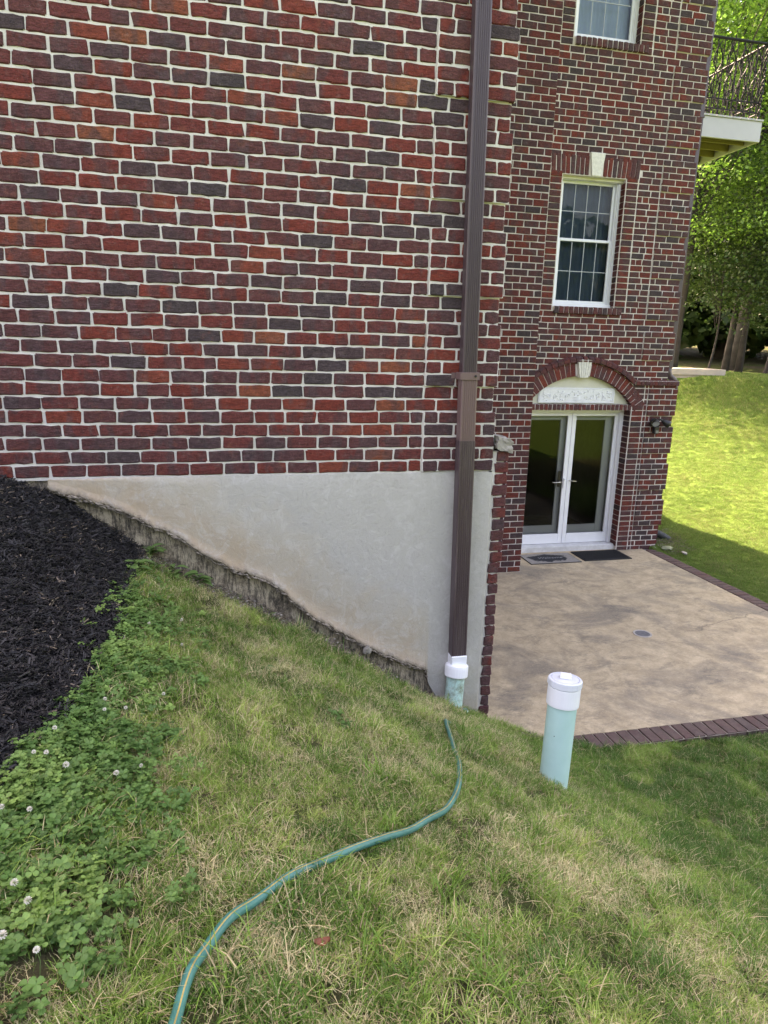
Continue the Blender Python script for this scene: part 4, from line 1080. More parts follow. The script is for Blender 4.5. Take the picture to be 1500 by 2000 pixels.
# brick soldier border: follow the patio edge
edge = [(1.25, .03)]+pc[1:8]+[(5.668, 4.60)]
seg = [Vector((*p, 0)) for p in edge]; tot = [0]
for a, b_ in zip(seg, seg[1:]): tot.append(tot[-1]+(b_-a).length)
def along(s):
    for i in range(len(seg)-1):
        if s <= tot[i+1] or i == len(seg)-2:
            q = (s-tot[i])/(tot[i+1]-tot[i]); p = seg[i].lerp(seg[i+1], q); d = (seg[i+1]-seg[i]).normalized(); return p, d
rgv = random.Random(9); s_ = .06; pav_me = []
for k in range(8):
    b0 = MB(); vs, fs = box_brick(.088, .19, .06, rgv); b0.add([(p[0], p[2], -p[1]) for p in vs], [f[::-1] for f in fs]); pav_me.append(b0.mesh('paver', M_PAV))
m_ = MB()
while s_ < tot[-1]-.05:
    p, d = along(s_); nrm = Vector((d.y, -d.x, 0)); c_ = p+nrm*.105
    if c_.x < 1.9 and rgv.random() < .0: pass
    o = bpy.data.objects.new('paver', rgv.choice(pav_me)); C.objects.link(o); o.parent = pat
    o.location = (c_.x, c_.y, -2.176+rgv.gauss(0, .002)); o.rotation_euler = (rgv.gauss(0, .01), rgv.gauss(0, .015), math.atan2(d.y, d.x)+rgv.gauss(0, .025)+(PI if rgv.random() < .5 else 0))
    red = c_.y > 3.3; o.color = (rgv.uniform(.30, .62) if red else rgv.uniform(.04, .34), 0, 0, 1)
    s_ += .1005
L_ = []; 
for k in range(61):
    p, d = along(tot[-1]*k/60); nrm = Vector((d.y, -d.x, 0)); L_ += [p+nrm*.002, p+nrm*.205]
for z_ in (-2.181,): m_.add([(p.x, p.y, z_-.004) for p in L_], [(2*k, 2*k+1, 2*k+3, 2*k+2) for k in range(60)])
M_PJ = mortar_mat('paver_joint', (.20, .17, .14), (.42, .37, .31))
m_.build('paver_bed', M_PJ, pat)

# drain cover in the patio
t = tag(empty('floor_drain', (3.738, 1.715, -2.18)), 'small round grey drain cover with a white rim set in the patio', 'drain')
m_ = MB(); T0 = lambda p: (p[0]+3.738, p[1]+1.715, p[2]-2.18)
m_.lathe([(.100, .0005), (.100, .006), (.082, .006), (.080, .003)], 28, T=T0); m_.build('rim', M_CONC2, t)
m_ = MB(); m_.lathe([(.0802, .001), (.079, .0045), (.03, .005), (.001, .005)], 28, T=T0)
for k in range(-3, 4): m_.box(3.738+k*.019-.004, 3.738+k*.019+.004, 1.715-.05, 1.715+.05, -2.1745, -2.1735)
m_.build('grate', simple('drain_grey', (.16, .16, .17), .6, .3, 30), t)

# doormats
m, n, b, o = mat('worn_mat'); g = NG(n)
X = g.xyz(); 
dx_ = g.math('DIVIDE', g.math('SUBTRACT', X[0], 3.93), .36); dy_ = g.math('DIVIDE', g.math('SUBTRACT', X[1], 4.40), .19)
rr_ = g.math('ADD', g.math('SQRT', g.math('ADD', g.math('MULTIPLY', dx_, dx_), g.math('MULTIPLY', dy_, dy_))), g.math('MULTIPLY', g.math('SUBTRACT', g.noise(6, 6, .7), .5), 1.3))
c = g.mix(g.ramp(rr_, [(.80, 0.0), (.92, 1.0)]), (.018, .020, .024), g.ramp(g.noise(40, 6, .8, sc=(.6, 2, 1)), [(.35, (.20, .18, .16)), (.7, (.36, .33, .30))]))
g.L(c, b.inputs['Base Color']); b.inputs['Roughness'].default_value = .9; g.L(g.bump(g.noise(200, 4), .6, .003), b.inputs['Normal'])
t = tag(empty('doormat', (3.96, 4.40, -2.18)), 'grey doormat with a worn black patch, the left one before the patio doors', 'doormat')
m_ = MB(); m_.bev(3.555, 4.345, 4.175, 4.60, -2.179, -2.166, .003); m_.build('mat_body', m, t)
m_ = MB()
for (x0, x1, y0, y1) in ((3.549, 4.351, 4.169, 4.1745), (3.549, 4.351, 4.6005, 4.606), (3.549, 3.5545, 4.1745, 4.6005), (4.3455, 4.351, 4.1745, 4.6005)): m_.box(x0, x1, y0, y1, -2.179, -2.168)
m_.build('border', M_RUBB, t)
tc = bpy.data.curves.new('mat_lettering', 'FONT'); tc.body = 'Welcome'; tc.size = .10; tc.shear = .35; tc.extrude = .0008; tc.align_x = 'CENTER'; tc.align_y = 'CENTER'
tmp = bpy.data.objects.new('tmp', tc); me = bpy.data.meshes.new_from_object(tmp); bpy.data.objects.remove(tmp)
me.materials.clear(); me.materials.append(simple('mat_print', (.22, .22, .22), .9, .5, 60))
o = bpy.data.objects.new('lettering', me); C.objects.link(o); o.parent = t; o.location = Vector((3.95, 4.40, -2.1648))-t.location
t = tag(empty('doormat', (4.81, 4.44, -2.18)), 'solid black ribbed doormat, the right one before the patio doors', 'doormat')
m_ = MB(); m_.bev(4.42, 5.20, 4.20, 4.645, -2.179, -2.164, .003); m_.build('mat_body', M_RUBB, t)
m_ = MB()
for k in range(24): m_.box(4.45+k*.0305, 4.45+k*.0305+.014, 4.22, 4.625, -2.1635, -2.158)
m_.build('ribs', M_RUBB, t)

# ================================================================== DOWNSPOUTS AND PIPES
def ribbed(mb, pts, w, d, ribs=6, rot=0):
    """fluted rectangular pipe, pts = centres of the back edge line bottom->top"""
    sec = []
    sec.append((-w/2, 0)); sec.append((-w/2, -d+.006)); sec.append((-w/2+.006, -d))
    for k in range(ribs):
        c_ = -w/2+.012+(w-.024)*(k+.5)/ribs; q = (w-.024)/ribs
        sec += [(c_-q*.30, -d), (c_-q*.18, -d+.003), (c_+q*.18, -d+.003), (c_+q*.30, -d)]
    sec += [(w/2-.006, -d), (w/2, -d+.006), (w/2, 0)]
    n_ = len(sec); vs = []
    for p in pts:
        for s in sec: vs.append((p[0]+s[0]*p[3], p[1]+s[1]*p[3], p[2]))
    fs = []
    for i in range(len(pts)-1):
        for k in range(n_): fs.append((i*n_+k, i*n_+(k+1) % n_, (i+1)*n_+(k+1) % n_, (i+1)*n_+k))
    fs.append(tuple(range(n_))[::-1]); fs.append(tuple((len(pts)-1)*n_+k for k in range(n_)))
    mb.add(vs, fs)
t = tag(empty('downspout', (.945, -.03, -1.33)), 'tall brown fluted downspout with a faded pink section beside the wall corner', 'downspout')
dx = lambda z: .9455-.0160*(z+1.33)
m_ = MB(); ribbed(m_, [(dx(.645), -.030, .645, 1), (dx(4), -.030, 8.0, 1)][:1]+[(dx(3.2), -.030, 3.2, 1), (dx(3.2), -.030, 7.9, 1)], .100, .070); m_.build('pipe', M_DS1, t)
m_ = MB(); ribbed(m_, [(dx(.205), -.028, .205, 1), (dx(.66), -.028, .66, 1)], .108, .076); m_.build('pipe', M_DS2, t)['label'] = 'faded pinkish section'
m_ = MB(); ribbed(m_, [(dx(-1.36), -.026, -1.36, 1), (dx(.222), -.027, .222, 1)], .112, .080); m_.build('pipe', M_DS3, t)['label'] = 'scratched dark lower section'
m_ = MB(); xq = dx(.64)
m_.bev(xq-.062, xq+.060, -.110, -.1045, .620, .668, .001); m_.bev(xq-.068, xq-.0625, -.110, -.017, .620, .668, .001); m_.bev(xq-.100, xq-.0685, -.022, -.017, .625, .663, .001); m_.bev(xq+.0605, xq+.066, -.110, -.017, .620, .668, .001)
m_.build('strap', M_DS2, t)
m_ = MB()
for xx in (xq+.035,): m_.lathe([(.008, 0), (.008, .006), (.001, .007)], 8, T=lambda p: (xx+p[0], -.111-p[2], .645+p[1]))
m_.build('screw', M_BLACK, t)
# white adapter and pale green stub with a broken vent tail
t = tag(empty('drain_pipe', (.93, -.075, -1.9)), 'pale green drain pipe with white collar under the brown downspout', 'drain pipe')
m_ = MB(); m_.bev(.888, 1.004, -.112, -.022, -1.425, -1.335, .006); m_.build('adapter', M_PVCW, t)
ax = Vector((-.10, -.16, -1)).normalized()
def along_pipe(base, axis):
    q = Vector((0, 0, 1)).rotation_difference(-axis)
    return lambda p: tuple(Vector(base)+q @ Vector(p))
T1 = along_pipe((.944, -.072, -1.415), ax)
m_ = MB(); m_.lathe([(.074, .004), (.083, -.004), (.085, -.02), (.085, -.080), (.081, -.086), (.066, -.086)], 28, T=T1)
m_.lathe([(.0, .004), (.074, .004)], 28, T=T1); m_.build('collar', M_PVCW, t, smooth=False)
m_ = MB(); m_.lathe([(.066, -.080), (.066, -.55)], 28, T=T1); m_.build('pipe', M_PVCA, t, smooth=True)
m_ = MB(); T2 = lambda p: (p[0]+.977, p[1]-.195, p[2]-1.72)
m_.lathe([(.024, .005), (.026, .0), (.029, -.30)], 14, T=T2); m_.lathe([(.020, .003), (.020, -.05), (.001, -.05)], 14, T=T2); m_.build('broken_tail', M_PVCA, t, smooth=True)

# capped standpipe in the grass
t = tag(empty('standpipe', (1.06, -1.40, -1.5)), 'pale green standpipe with a white screw cap leaning in the grass', 'standpipe')
b0 = Vector((1.055, -1.385, -1.56)); top = Vector((1.098, -1.335, -.885)); axs = (top-b0).normalized(); Lp = (top-b0).length
T3 = along_pipe(tuple(b0), -axs)
m_ = MB(); m_.lathe([(.0775, -.12), (.0775, Lp-.10)], 40, T=T3); m_.build('pipe', M_PVCG, t, smooth=True)
m_ = MB(); m_.lathe([(.0790, Lp-.145), (.086, Lp-.143), (.0865, Lp-.135), (.0865, Lp-.045), (.085, Lp-.041)], 40, T=T3); m_.build('coupling', M_PVCW, t, smooth=False)
m_ = MB(); m_.lathe([(.085, Lp-.040), (.0895, Lp-.036), (.0895, Lp-.004), (.086, Lp+.001), (.076, Lp+.001), (.075, Lp-.006), (.072, Lp-.006), (.071, Lp+.001), (.001, Lp+.002)], 40, T=T3)
for k in range(8):
    a = 2*PI*k/8+.3; q0 = Vector((math.cos(a)*.0895, math.sin(a)*.0895, 0)); tq = Vector((-math.sin(a), math.cos(a), 0))
    vs = [T3(tuple(q0*rr_+tq*sx+Vector((0, 0, zz)))) for rr_ in (.995, 1.022) for sx in (-.0022, .0022) for zz in (Lp-.035, Lp-.006)]
    m_.add(vs, [(0,1,3,2),(4,6,7,5),(0,4,5,1),(2,3,7,6),(0,2,6,4),(1,5,7,3)])
cp_o = m_.build('cap', M_PVCL, t, smooth=False)
m_ = MB(); ca_ = math.radians(-25)
def T4(p): return T3((p[0]*math.cos(ca_)-p[1]*math.sin(ca_), p[0]*math.sin(ca_)+p[1]*math.cos(ca_), p[2]))
m_.bev(-.030, .030, -.022, .022, Lp+.003, Lp+.026, .003, T=T4); m_.build('wrench_lug', M_PVCW, cp_o)

# garden hose
hp = [(-.90,-3.75),(-.80,-3.42),(-.755,-3.20),(-.735,-3.08),(-.70,-2.98),(-.63,-2.86),(-.52,-2.735),(-.36,-2.60),(-.17,-2.47),(.01,-2.32),(.17,-2.15),(.285,-1.96),(.39,-1.69),(.465,-1.41),(.535,-1.12),(.585,-.93),(.63,-.80),(.74,-.70),(.90,-.62),(1.05,-.56),(1.2,-.50)]
def cr_spline(P, n=6):
    out = []
    for i in range(len(P)-1):
        p0, p1, p2, p3 = P[max(i-1, 0)], P[i], P[i+1], P[min(i+2, len(P)-1)]
        for k in range(n):
            t = k/n; out.append(tuple(.5*((2*b_)+(-a+c)*t+(2*a-5*b_+4*c-d)*t*t+(-a+3*b_-3*c+d)*t**3) for a, b_, c, d in zip(p0, p1, p2, p3)))
    out.append(P[-1]); return out
pts = []
hl = cr_spline(hp)
for k, (x, y) in enumerate(hl):
    q = k/len(hl); lift = .030+.008*q if q < .78 else .036-.06*min(1, (q-.78)/.07)
    if q > .88: lift = -.008
    pts.append((x, y, Hf(x, y)+lift+.004*math.sin(k*.7)))
m_ = MB(); m_.tube(pts, .0124, 22, stripe=((17,), 1))
tag(m_.build('garden_hose', [M_HOSE, M_HOSES], smooth=True), 'teal garden hose with a yellow stripe snaking down the lawn', 'hose')

# rear corner downspout and splash parts
t = tag(empty('downspout', (5.83, 4.83, .5)), 'thin brown downspout running down the far right corner of the house', 'downspout')
m_ = MB(); m_.bev(5.800, 5.872, 4.74, 4.84, 1.62, 7.9, .008); m_.build('pipe', M_DS1, t)
m_ = MB(); m_.bev(5.796, 5.876, 4.736, 4.844, .62, 1.64, .008); m_.build('pipe', M_DS1, t)
m_ = MB()
for zz in (1.62, 4.0): m_.bev(5.770, 5.880, 4.730, 4.850, zz, zz+.03, .003)
m_.build('strap', M_DS1, t)
m_ = MB(); m_.tube([(5.836, 4.79, .66), (5.838, 4.79, .56), (5.868, 4.79, .50), (5.930, 4.79, .46), (5.972, 4.79, .42), (5.985, 4.79, .34), (5.985, 4.79, .2)], .046, 12); m_.build('elbow', M_DS3, t, smooth=True)
m_ = MB(); m_.bev(5.955, 6.015, 4.86, 4.95, -1.90, .24, .008); m_.build('pipe', M_DS1, t)
t = tag(empty('corner_drain', (6.05, 4.70, -2.0)), 'black corrugated drain elbow lying at the far right corner of the house', 'drain elbow')
m_ = MB(); cpts = [(5.97+.034*k, 4.90-.012*k, -1.965-.010*k-.0009*k*k) for k in range(11)]
m_.tube(cpts, [.062 if k % 2 else .056 for k in range(11)], 14); m_.build('pipe', M_PIPEB, t, smooth=False)

def rock(name, x, y, z, sx, sy, sz, seed, m=M_ROCK, lab=None, cat='stone', grp=None):
    rg = random.Random(seed); bm = bmesh.new(); bmesh.ops.create_icosphere(bm, subdivisions=2, radius=1)
    a = rg.uniform(0, 6)
    for v in bm.verts:
        q = 1+.16*math.sin(v.co.x*3+seed)+.14*math.sin(v.co.y*4+v.co.z*3+seed*2)+rg.gauss(0, .05)
        v.co = Vector((v.co.x*sx*q, v.co.y*sy*q, v.co.z*sz*q))
    me = bpy.data.meshes.new(name); bm.to_mesh(me); bm.free(); me.materials.append(m)
    o = bpy.data.objects.new(name, me); C.objects.link(o); o.location = (x, y, z); o.rotation_euler = (0, 0, a)
    return tag(o, lab, cat, grp)
rock('stone', .281, -.030, -1.262, .045, .030, .032, 3, lab='grey fist-sized stone stuck under the broken stucco edge')
rock('stone', -.02, -.085, Hf(-.02, -.085)+.012, .038, .026, .016, 4, simple('pale_rock', (.36, .31, .25), .9, .3, 20, 1, 40), lab='small pale broken piece of stucco on the soil left of the grey stone')
rock('stone', 6.02, 4.52, -2.135, .10, .085, .03, 5, simple('mossy_rock', (.22, .24, .15), .9, .4, 12, 1, 40), lab='flat mossy stone at the foot of the far right corner')
rock('stone', 5.86, 4.72, -2.165, .13, .04, .022, 6, M_ROCKP, lab='flat white stone where the brick border meets the house corner')
rock('stone', 6.10, 4.22, -2.13, .085, .03, .018, 8, M_ROCKP, lab='narrow pale stone in the grass beside the brick border')

# flood light by the doors
t = tag(empty('flood_light', (5.60, YC-.02, -.16)), 'black twin flood light with motion sensor right of the patio doors', 'wall light')
m_ = MB(); T5 = lambda p: (5.590+p[0], YC-.018-p[2], -.185+p[1])
m_.lathe([(.062, .0), (.062, .022), (.055, .030), (.001, .031)], 24, T=T5); m_.build('base_plate', M_BLACK, t)
def head(c, d, L_=.135, r=.055):
    c = Vector(c); d = Vector(d).normalized(); T_ = along_pipe(tuple(c), -d)
    m_ = MB(); m_.lathe([(.002, -L_*.45), (r*.45, -L_*.42), (r*.62, -L_*.15), (r*.95, L_*.15), (r*1.02, L_*.5), (r*.93, L_*.5), (r*.90, L_*.42)], 20, T=T_)
    h_ = m_.build('lamp_head', M_BLACK, t, smooth=True)
    m_ = MB(); m_.lathe([(r*.90, L_*.42), (.001, L_*.44)], 20, T=T_); m_.build('lens', simple('lamp_lens', (.30, .31, .35), .2, .1, 5), h_)
head((5.555, YC-.13, -.16), (-.35, -.75, -.5)); head((5.740, YC-.10, -.175), (.75, -.2, -.45))
m_ = MB(); m_.tube([(5.59, YC-.045, -.175), (5.585, YC-.09, -.14), (5.56, YC-.12, -.15)], .014, 8); m_.tube([(5.60, YC-.045, -.175), (5.64, YC-.09, -.125), (5.70, YC-.10, -.145)], .014, 8); m_.build('arm', M_BLACK, t, smooth=True)
m_ = MB(); m_.bev(5.565, 5.650, YC-.11, YC-.045, -.345, -.235, .012); se = m_.build('sensor', M_BLACK, t)
m_ = MB(); m_.bev(5.585, 5.632, YC-.116, YC-.111, -.335, -.295, .002); m_.build('sensor_window', simple('sensor_grey', (.2, .2, .2), .3), se)
m_ = MB(); m_.tube([(5.60, YC-.045, -.20), (5.605, YC-.075, -.24)], .018, 8); m_.build('sensor_arm', M_BLACK, t)

# ================================================================== DECK
dk = tag(empty('balcony_deck', (6.8, 6.5, 4.1)), 'raised deck with pale fascia and ornate black iron railing behind the house corner', 'deck')
DXr, DY0, DY1, DZ = 7.765, 5.90, 7.35, 4.150
m_ = MB(); m_.bev(5.765, DXr, DY0, DY0+.038, DZ, DZ+.292, .003); m_.build('fascia', M_DECKW, dk)
m_ = MB(); m_.bev(DXr-.038, DXr, DY0+.0385, DY1, DZ, DZ+.292, .003); m_.build('side_fascia', M_DECKW, dk)
for k in range(4):
    yy = DY0+.30+k*.36; m_ = MB(); m_.box(5.77, DXr-.04, yy, yy+.038, DZ+.03, DZ+.265); m_.build('joist', M_JOIST, dk)
m_ = MB(); m_.bev(5.77, DXr-.04, DY1-.04, DY1, DZ, DZ+.28, .003); m_.build('joist', M_JOIST, dk)
k = 0; x = 5.77
while x < DXr-.02:
    m_ = MB(); m_.bev(x, x+.138, DY0-.022+random.uniform(-.003, .003), DY1, DZ+.294, DZ+.320, .003); m_.build('deck_board', M_DECKT, dk); x += .1435
def rail(P0, P1, seed):
    """ornate panel between two plan points"""
    P0 = Vector((*P0, 0)); P1 = Vector((*P1, 0)); L_ = (P1-P0).length; d = (P1-P0)/L_; rg = random.Random(seed); zb = DZ+.32
    W = lambda u, z, o_=0: (P0.x+d.x*u-d.y*o_, P0.y+d.y*u+d.x*o_, zb+z)
    m_ = MB(); m_.tube([W(-.02, 1.07), W(L_+.02, 1.07)], .021, 8); rr_ = m_.build('top_rail', M_IRON, dk)
    m_ = MB(); m_.tube([W(0, .10), W(L_, .10)], .011, 6); m_.tube([W(0, .24), W(L_, .24)], .011, 6); m_.build('lower_rail', M_IRON, dk)
    u = .06
    while u < L_-.03:
        m_ = MB(); m_.tube([W(u, .0), W(u, 1.05)], .0085, 5, cap=False); m_.build('baluster', M_IRON, dk); u += .118
    m_ = MB(); u = .10
    while u < L_-.08:
        if rg.random() < .85:
            for sg in (-1, 1):
                pts = [W(u+sg*(.075*math.sin(q/12*PI*2.2)), .24+.80*q/12, .012) for q in range(13)]; m_.tube(pts, .008, 5, cap=False)
            for _ in range(46):
                z = rg.uniform(.05, 1.0); uu = u+rg.uniform(-.10, .10); r_ = rg.uniform(.012, .026); a = rg.uniform(0, 6); o_ = rg.uniform(-.018, .022)
                m_.add([W(uu-r_*math.cos(a), z-r_*math.sin(a), o_), W(uu+r_*.45*math.sin(a), z-r_*.45*math.cos(a), o_+.008), W(uu+r_*math.cos(a), z+r_*math.sin(a), o_), W(uu-r_*.45*math.sin(a), z+r_*.45*math.cos(a), o_+.008)], [(0,1,2),(0,2,3)])
            for _ in range(9):
                z = rg.uniform(.28, .98); uu = u+rg.uniform(-.08, .08); r0 = rg.uniform(.02, .045); a0 = rg.uniform(0, 6)
                m_.tube([W(uu+r0*(1-.07*q)*math.cos(a0+q*.55), z+r0*(1-.07*q)*math.sin(a0+q*.55), -.004) for q in range(11)], .0045, 4, cap=False)
        u += .235
    m_.build('scroll_work', M_IRON, dk)
    m_ = MB(); nq = 40
    for s0 in (0, PI):
        m_.tube([(W(L_, 1.05*q/nq)[0]+.017*math.cos(q*.8+s0), W(L_, 0)[1]+.017*math.sin(q*.8+s0), W(L_, 1.08*q/nq)[2]) for q in range(nq+1)], .013, 6)
    m_.build('twisted_post', M_IRON, dk)
rail((5.82, DY0+.04), (DXr-.06, DY0+.04), 5); rail((DXr-.06, DY0+.06), (DXr-.06, DY1-.06), 6); rail((DXr-.08, DY1-.06), (5.82, DY1-.06), 7)

# ================================================================== HILL, SLAB, TREES
sl_ = MB(); 
A_, B_ = Vector((10.15, 11.05, .335)), Vector((11.72, 10.74, .335)); bk_ = Vector((.35, 1.5, 0))
sl_.add([tuple(p) for p in (A_, B_, B_+bk_, A_+bk_)]+[(p.x, p.y, .48 if True else 0) for p in (A_, B_, B_+bk_, A_+bk_)], [(0,1,5,4),(1,2,6,5),(2,3,7,6),(3,0,4,7),(4,5,6,7),(3,2,1,0)])
sb = sl_.build('garden_step', M_CONC); tag(sb, 'low concrete landing slab on the crest of the sunlit lawn', 'step')
_low = MB(); _low.add([(10.2, 11.1, -.6), (11.6, 10.8, -.6), (11.9, 12.2, -.6), (10.5, 12.5, -.6), (10.2, 11.1, .334), (11.6, 10.8, .334), (11.9, 12.2, .334), (10.5, 12.5, .334)], [(0,1,5,4),(1,2,6,5),(2,3,7,6),(3,0,4,7)]); _low.build('footing', M_CONC, sb)

def crown_mesh(seed, R=(4.2, 4.2, 5.5), nclu=230, per=62, leaf=.13, m=M_LEAF[0], spread=.55, under=.0):
    rg = np.random.default_rng(seed); V = []; A = []
    u = rg.normal(size=(nclu, 3)); u /= np.linalg.norm(u, axis=1)[:, None]; rad = rg.uniform(.35, 1.0, nclu)**.55
    lob = 1+.22*np.sin(u[:, 0]*4+seed)+.20*np.sin(u[:, 1]*5+u[:, 2]*4+seed*1.7)
    cen = u*(rad*lob)[:, None]*np.array(R); cen = cen[cen[:, 2] > -R[2]*(.75-under)]
    for c in cen:
        tone = rg.uniform(0, 1)
        p = c+rg.normal(size=(per, 3))*np.array([spread, spread, spread*.42])
        p[:, 2] -= .10*((p[:, 0]-c[0])**2+(p[:, 1]-c[1])**2)/spread
        n_ = rg.normal(size=(per, 3))*.65+np.array([0, 0, 1.0]); n_ /= np.linalg.norm(n_, axis=1)[:, None]
        t_ = np.cross(n_, rg.normal(size=(per, 3))); t_ /= np.linalg.norm(t_, axis=1)[:, None]; b_ = np.cross(n_, t_)
        s_ = leaf*rg.uniform(.6, 1.25, (per, 1))
        q = np.stack([p-t_*s_*.6, p-b_*s_*.42+n_*s_*.08, p+t_*s_*.6, p+b_*s_*.42+n_*s_*.08], 1)
        V.append(q.reshape(-1, 3)); A += list(np.clip(tone*.7+rg.uniform(0, .3, per), 0, 1))
    V = np.concatenate(V); nq = len(V)//4; fc = np.arange(nq*4).reshape(-1, 4)
    me = bpy.data.meshes.new('crown'); me.vertices.add(len(V)); me.vertices.foreach_set('co', V.astype(np.float32).ravel())
    me.loops.add(nq*4); me.loops.foreach_set('vertex_index', fc.ravel().astype(np.int32)); me.polygons.add(nq)
    me.polygons.foreach_set('loop_start', np.arange(0, nq*4, 4, dtype=np.int32)); me.polygons.foreach_set('loop_total', np.full(nq, 4, np.int32))
    me.update(calc_edges=True); me.materials.append(m)
    at = me.attributes.new('bt', 'FLOAT', 'FACE'); at.data.foreach_set('value', np.array(A, np.float32)); return me, cen
CR = {}
def get_crown(key, **k):
    if key not in CR: CR[key] = crown_mesh(**k)
    return CR[key]
def tree(x, y, hgt, key, kw, label, r0=.16, lean=(0, 0), stems=1, bark=M_BARK, zc=None, scale=1.0, rz=0.0, name='broadleaf_tree', base_z=None):
    z = Hf(x, y) if base_z is None else base_z
    t = tag(empty(name, (x, y, z)), label, 'tree', None)
    cm, cen = get_crown(key, **kw); zc = zc or hgt*.62
    rg = random.Random(int(x*13+y*7)); m_ = MB()
    for s in range(stems):
        ox = .22*s; oy = -.18*s; pts = []
        for k in range(9):
            q = k/8; pts.append((x+ox+lean[0]*q*hgt*.6+.10*math.sin(q*5+s*2)+ox*q*1.2, y+oy+lean[1]*q*hgt*.6+.08*math.cos(q*4+s), z-.2+q*hgt*.8))
        m_.tube(pts, [r0*(1.35 if k == 0 else 1-.085*k) for k in range(9)], 9)
    m_.build('trunk', bark, t, smooth=True)
    m_ = MB()
    for c in cen[::9]:
        st = Vector((x+lean[0]*hgt*.3, y+lean[1]*hgt*.3, z+rg.uniform(.35, .7)*hgt*.8)); en = Vector((x+float(c[0])*scale*.9, y+float(c[1])*scale*.9, z+zc+float(c[2])*scale*.9))
        if en.z < st.z-.5: st.z = max(z+.25*hgt, en.z-.8)
        md = st.lerp(en, .5)+Vector((0, 0, .25)); m_.tube([tuple(st), tuple(md), tuple(en)], [r0*.28, r0*.16, r0*.06], 5, cap=False)
    m_.build('limbs', bark, t, smooth=True)
    o = bpy.data.objects.new('crown', cm); C.objects.link(o); o.parent = t; o.location = (0, 0, zc); o.scale = (scale,)*3; o.rotation_euler = (0, 0, rz)
    return t
KA = dict(seed=3, R=(3.4, 3.4, 4.6), nclu=330, per=115, leaf=.085, m=M_LEAF[1], spread=.46)
KB = dict(seed=8, R=(4.6, 4.6, 5.6), nclu=330, per=110, leaf=.10, m=M_LEAF[0], spread=.58)
KC = dict(seed=12, R=(5, 5, 6.5), nclu=300, per=80, leaf=.15, m=M_LEAF[0], spread=.70)
KD = dict(seed=15, R=(2.0, 2.0, 1.8), nclu=110, per=70, leaf=.08, m=M_LEAF[2], spread=.38)
tree(13.95, 13.45, 15, 'B', KB, 'tall double-trunked shade tree on the lawn crest right of the concrete slab', r0=.09, stems=2, zc=9.6, lean=(.03, .02))
tree(11.75, 12.95, 13, 'A', KA, 'yellow green maple closest behind the house corner with dark trunk', r0=.14, bark=M_BARKD, zc=6.9, rz=1.0)
tree(12.75, 12.70, 4.2, 'D', KD, 'thin bent sapling standing behind the concrete slab', r0=.035, bark=M_BARKD, zc=3.5, lean=(.05, .02), name='sapling')
tree(14.25, 12.2, 4.2, 'D', KD, 'dark low tree with several thin stems at the right edge', r0=.06, bark=M_BARKD, stems=3, zc=3.2, rz=2.0, scale=1.2)
tree(16.6, 16.2, 18, 'A', KA, 'pale green maple behind the double-trunked tree', r0=.18, zc=8.4, rz=2.2, scale=1.25)
tree(12.6, 17.6, 20, 'B', KB, 'tall tree whose crown rises above the deck railing', r0=.2, zc=12.5, rz=.7, scale=1.1)
tree(19.5, 20.5, 20, 'C', KC, 'broad tree deep in the wood right of the house', r0=.25, zc=11, rz=1.9)
tree(21.5, 15.0, 18, 'C', KC, 'large tree at the right end of the wood', r0=.25, zc=9.5, rz=3.0)
tree(25.5, 24.5, 20, 'C', KC, 'far tree beyond the pale garden wall', r0=.25, zc=12, rz=5.0, scale=1.2)
# dark understorey: a mass of foliage far back
rg = np.random.default_rng(4); nU = 26000
th = rg.uniform(math.radians(26), math.radians(62), nU); dd = rg.uniform(29, 37, nU); X_ = -.6+np.sin(th)*dd; Y_ = -4.3+np.cos(th)*dd
Z_ = H(X_, Y_)+np.abs(rg.normal(0, 1, nU))*4.0+.5+wob(X_*.3, Y_*.3)*1.2
n_ = rg.normal(size=(nU, 3))*.8+np.array([0, 0, .8]); n_ /= np.linalg.norm(n_, axis=1)[:, None]; t_ = np.cross(n_, rg.normal(size=(nU, 3))); t_ /= np.linalg.norm(t_, axis=1)[:, None]; b_ = np.cross(n_, t_)
s_ = rg.uniform(.14, .34, (nU, 1)); P_ = np.stack([X_, Y_, Z_], 1); q = np.stack([P_-t_*s_, P_-b_*s_*.7, P_+t_*s_, P_+b_*s_*.7], 1).reshape(-1, 3)
me = bpy.data.meshes.new('woodland'); me.from_pydata(q.tolist(), [], np.arange(nU*4).reshape(-1, 4).tolist()); me.materials.append(M_LEAF[2])
at = me.attributes.new('bt', 'FLOAT', 'FACE'); at.data.foreach_set('value', rg.uniform(0, 1, nU).astype(np.float32))
o = bpy.data.objects.new('woodland', me); C.objects.link(o); tag(o, 'dark mass of far woodland foliage', kind='stuff')
# pale wall far back; the trees' shade is put into its darkened grey
m_ = MB(); p0, p1 = Vector((19.0, 29.5, 0)), Vector((29.0, 22.5, 0)); N_ = 14
for k in range(N_):
    a, b_ = p0.lerp(p1, k/N_), p0.lerp(p1, (k+1)/N_-.004); z0 = Hf(a.x, a.y)
    m_.add([(a.x, a.y, z0-.5), (b_.x, b_.y, z0-.5), (b_.x, b_.y, z0+1.1), (a.x, a.y, z0+1.1), (a.x+.1, a.y+.15, z0-.5), (b_.x+.1, b_.y+.15, z0-.5), (b_.x+.1, b_.y+.15, z0+1.1), (a.x+.1, a.y+.15, z0+1.1)], [(0,1,2,3),(3,2,6,7),(1,5,6,2),(4,0,3,7)])
tag(m_.build('garden_wall', simple('shaded_wall_grey', (.14, .14, .135), .9, .2, 1)), 'pale grey low wall far back in the shade under the trees', 'wall')
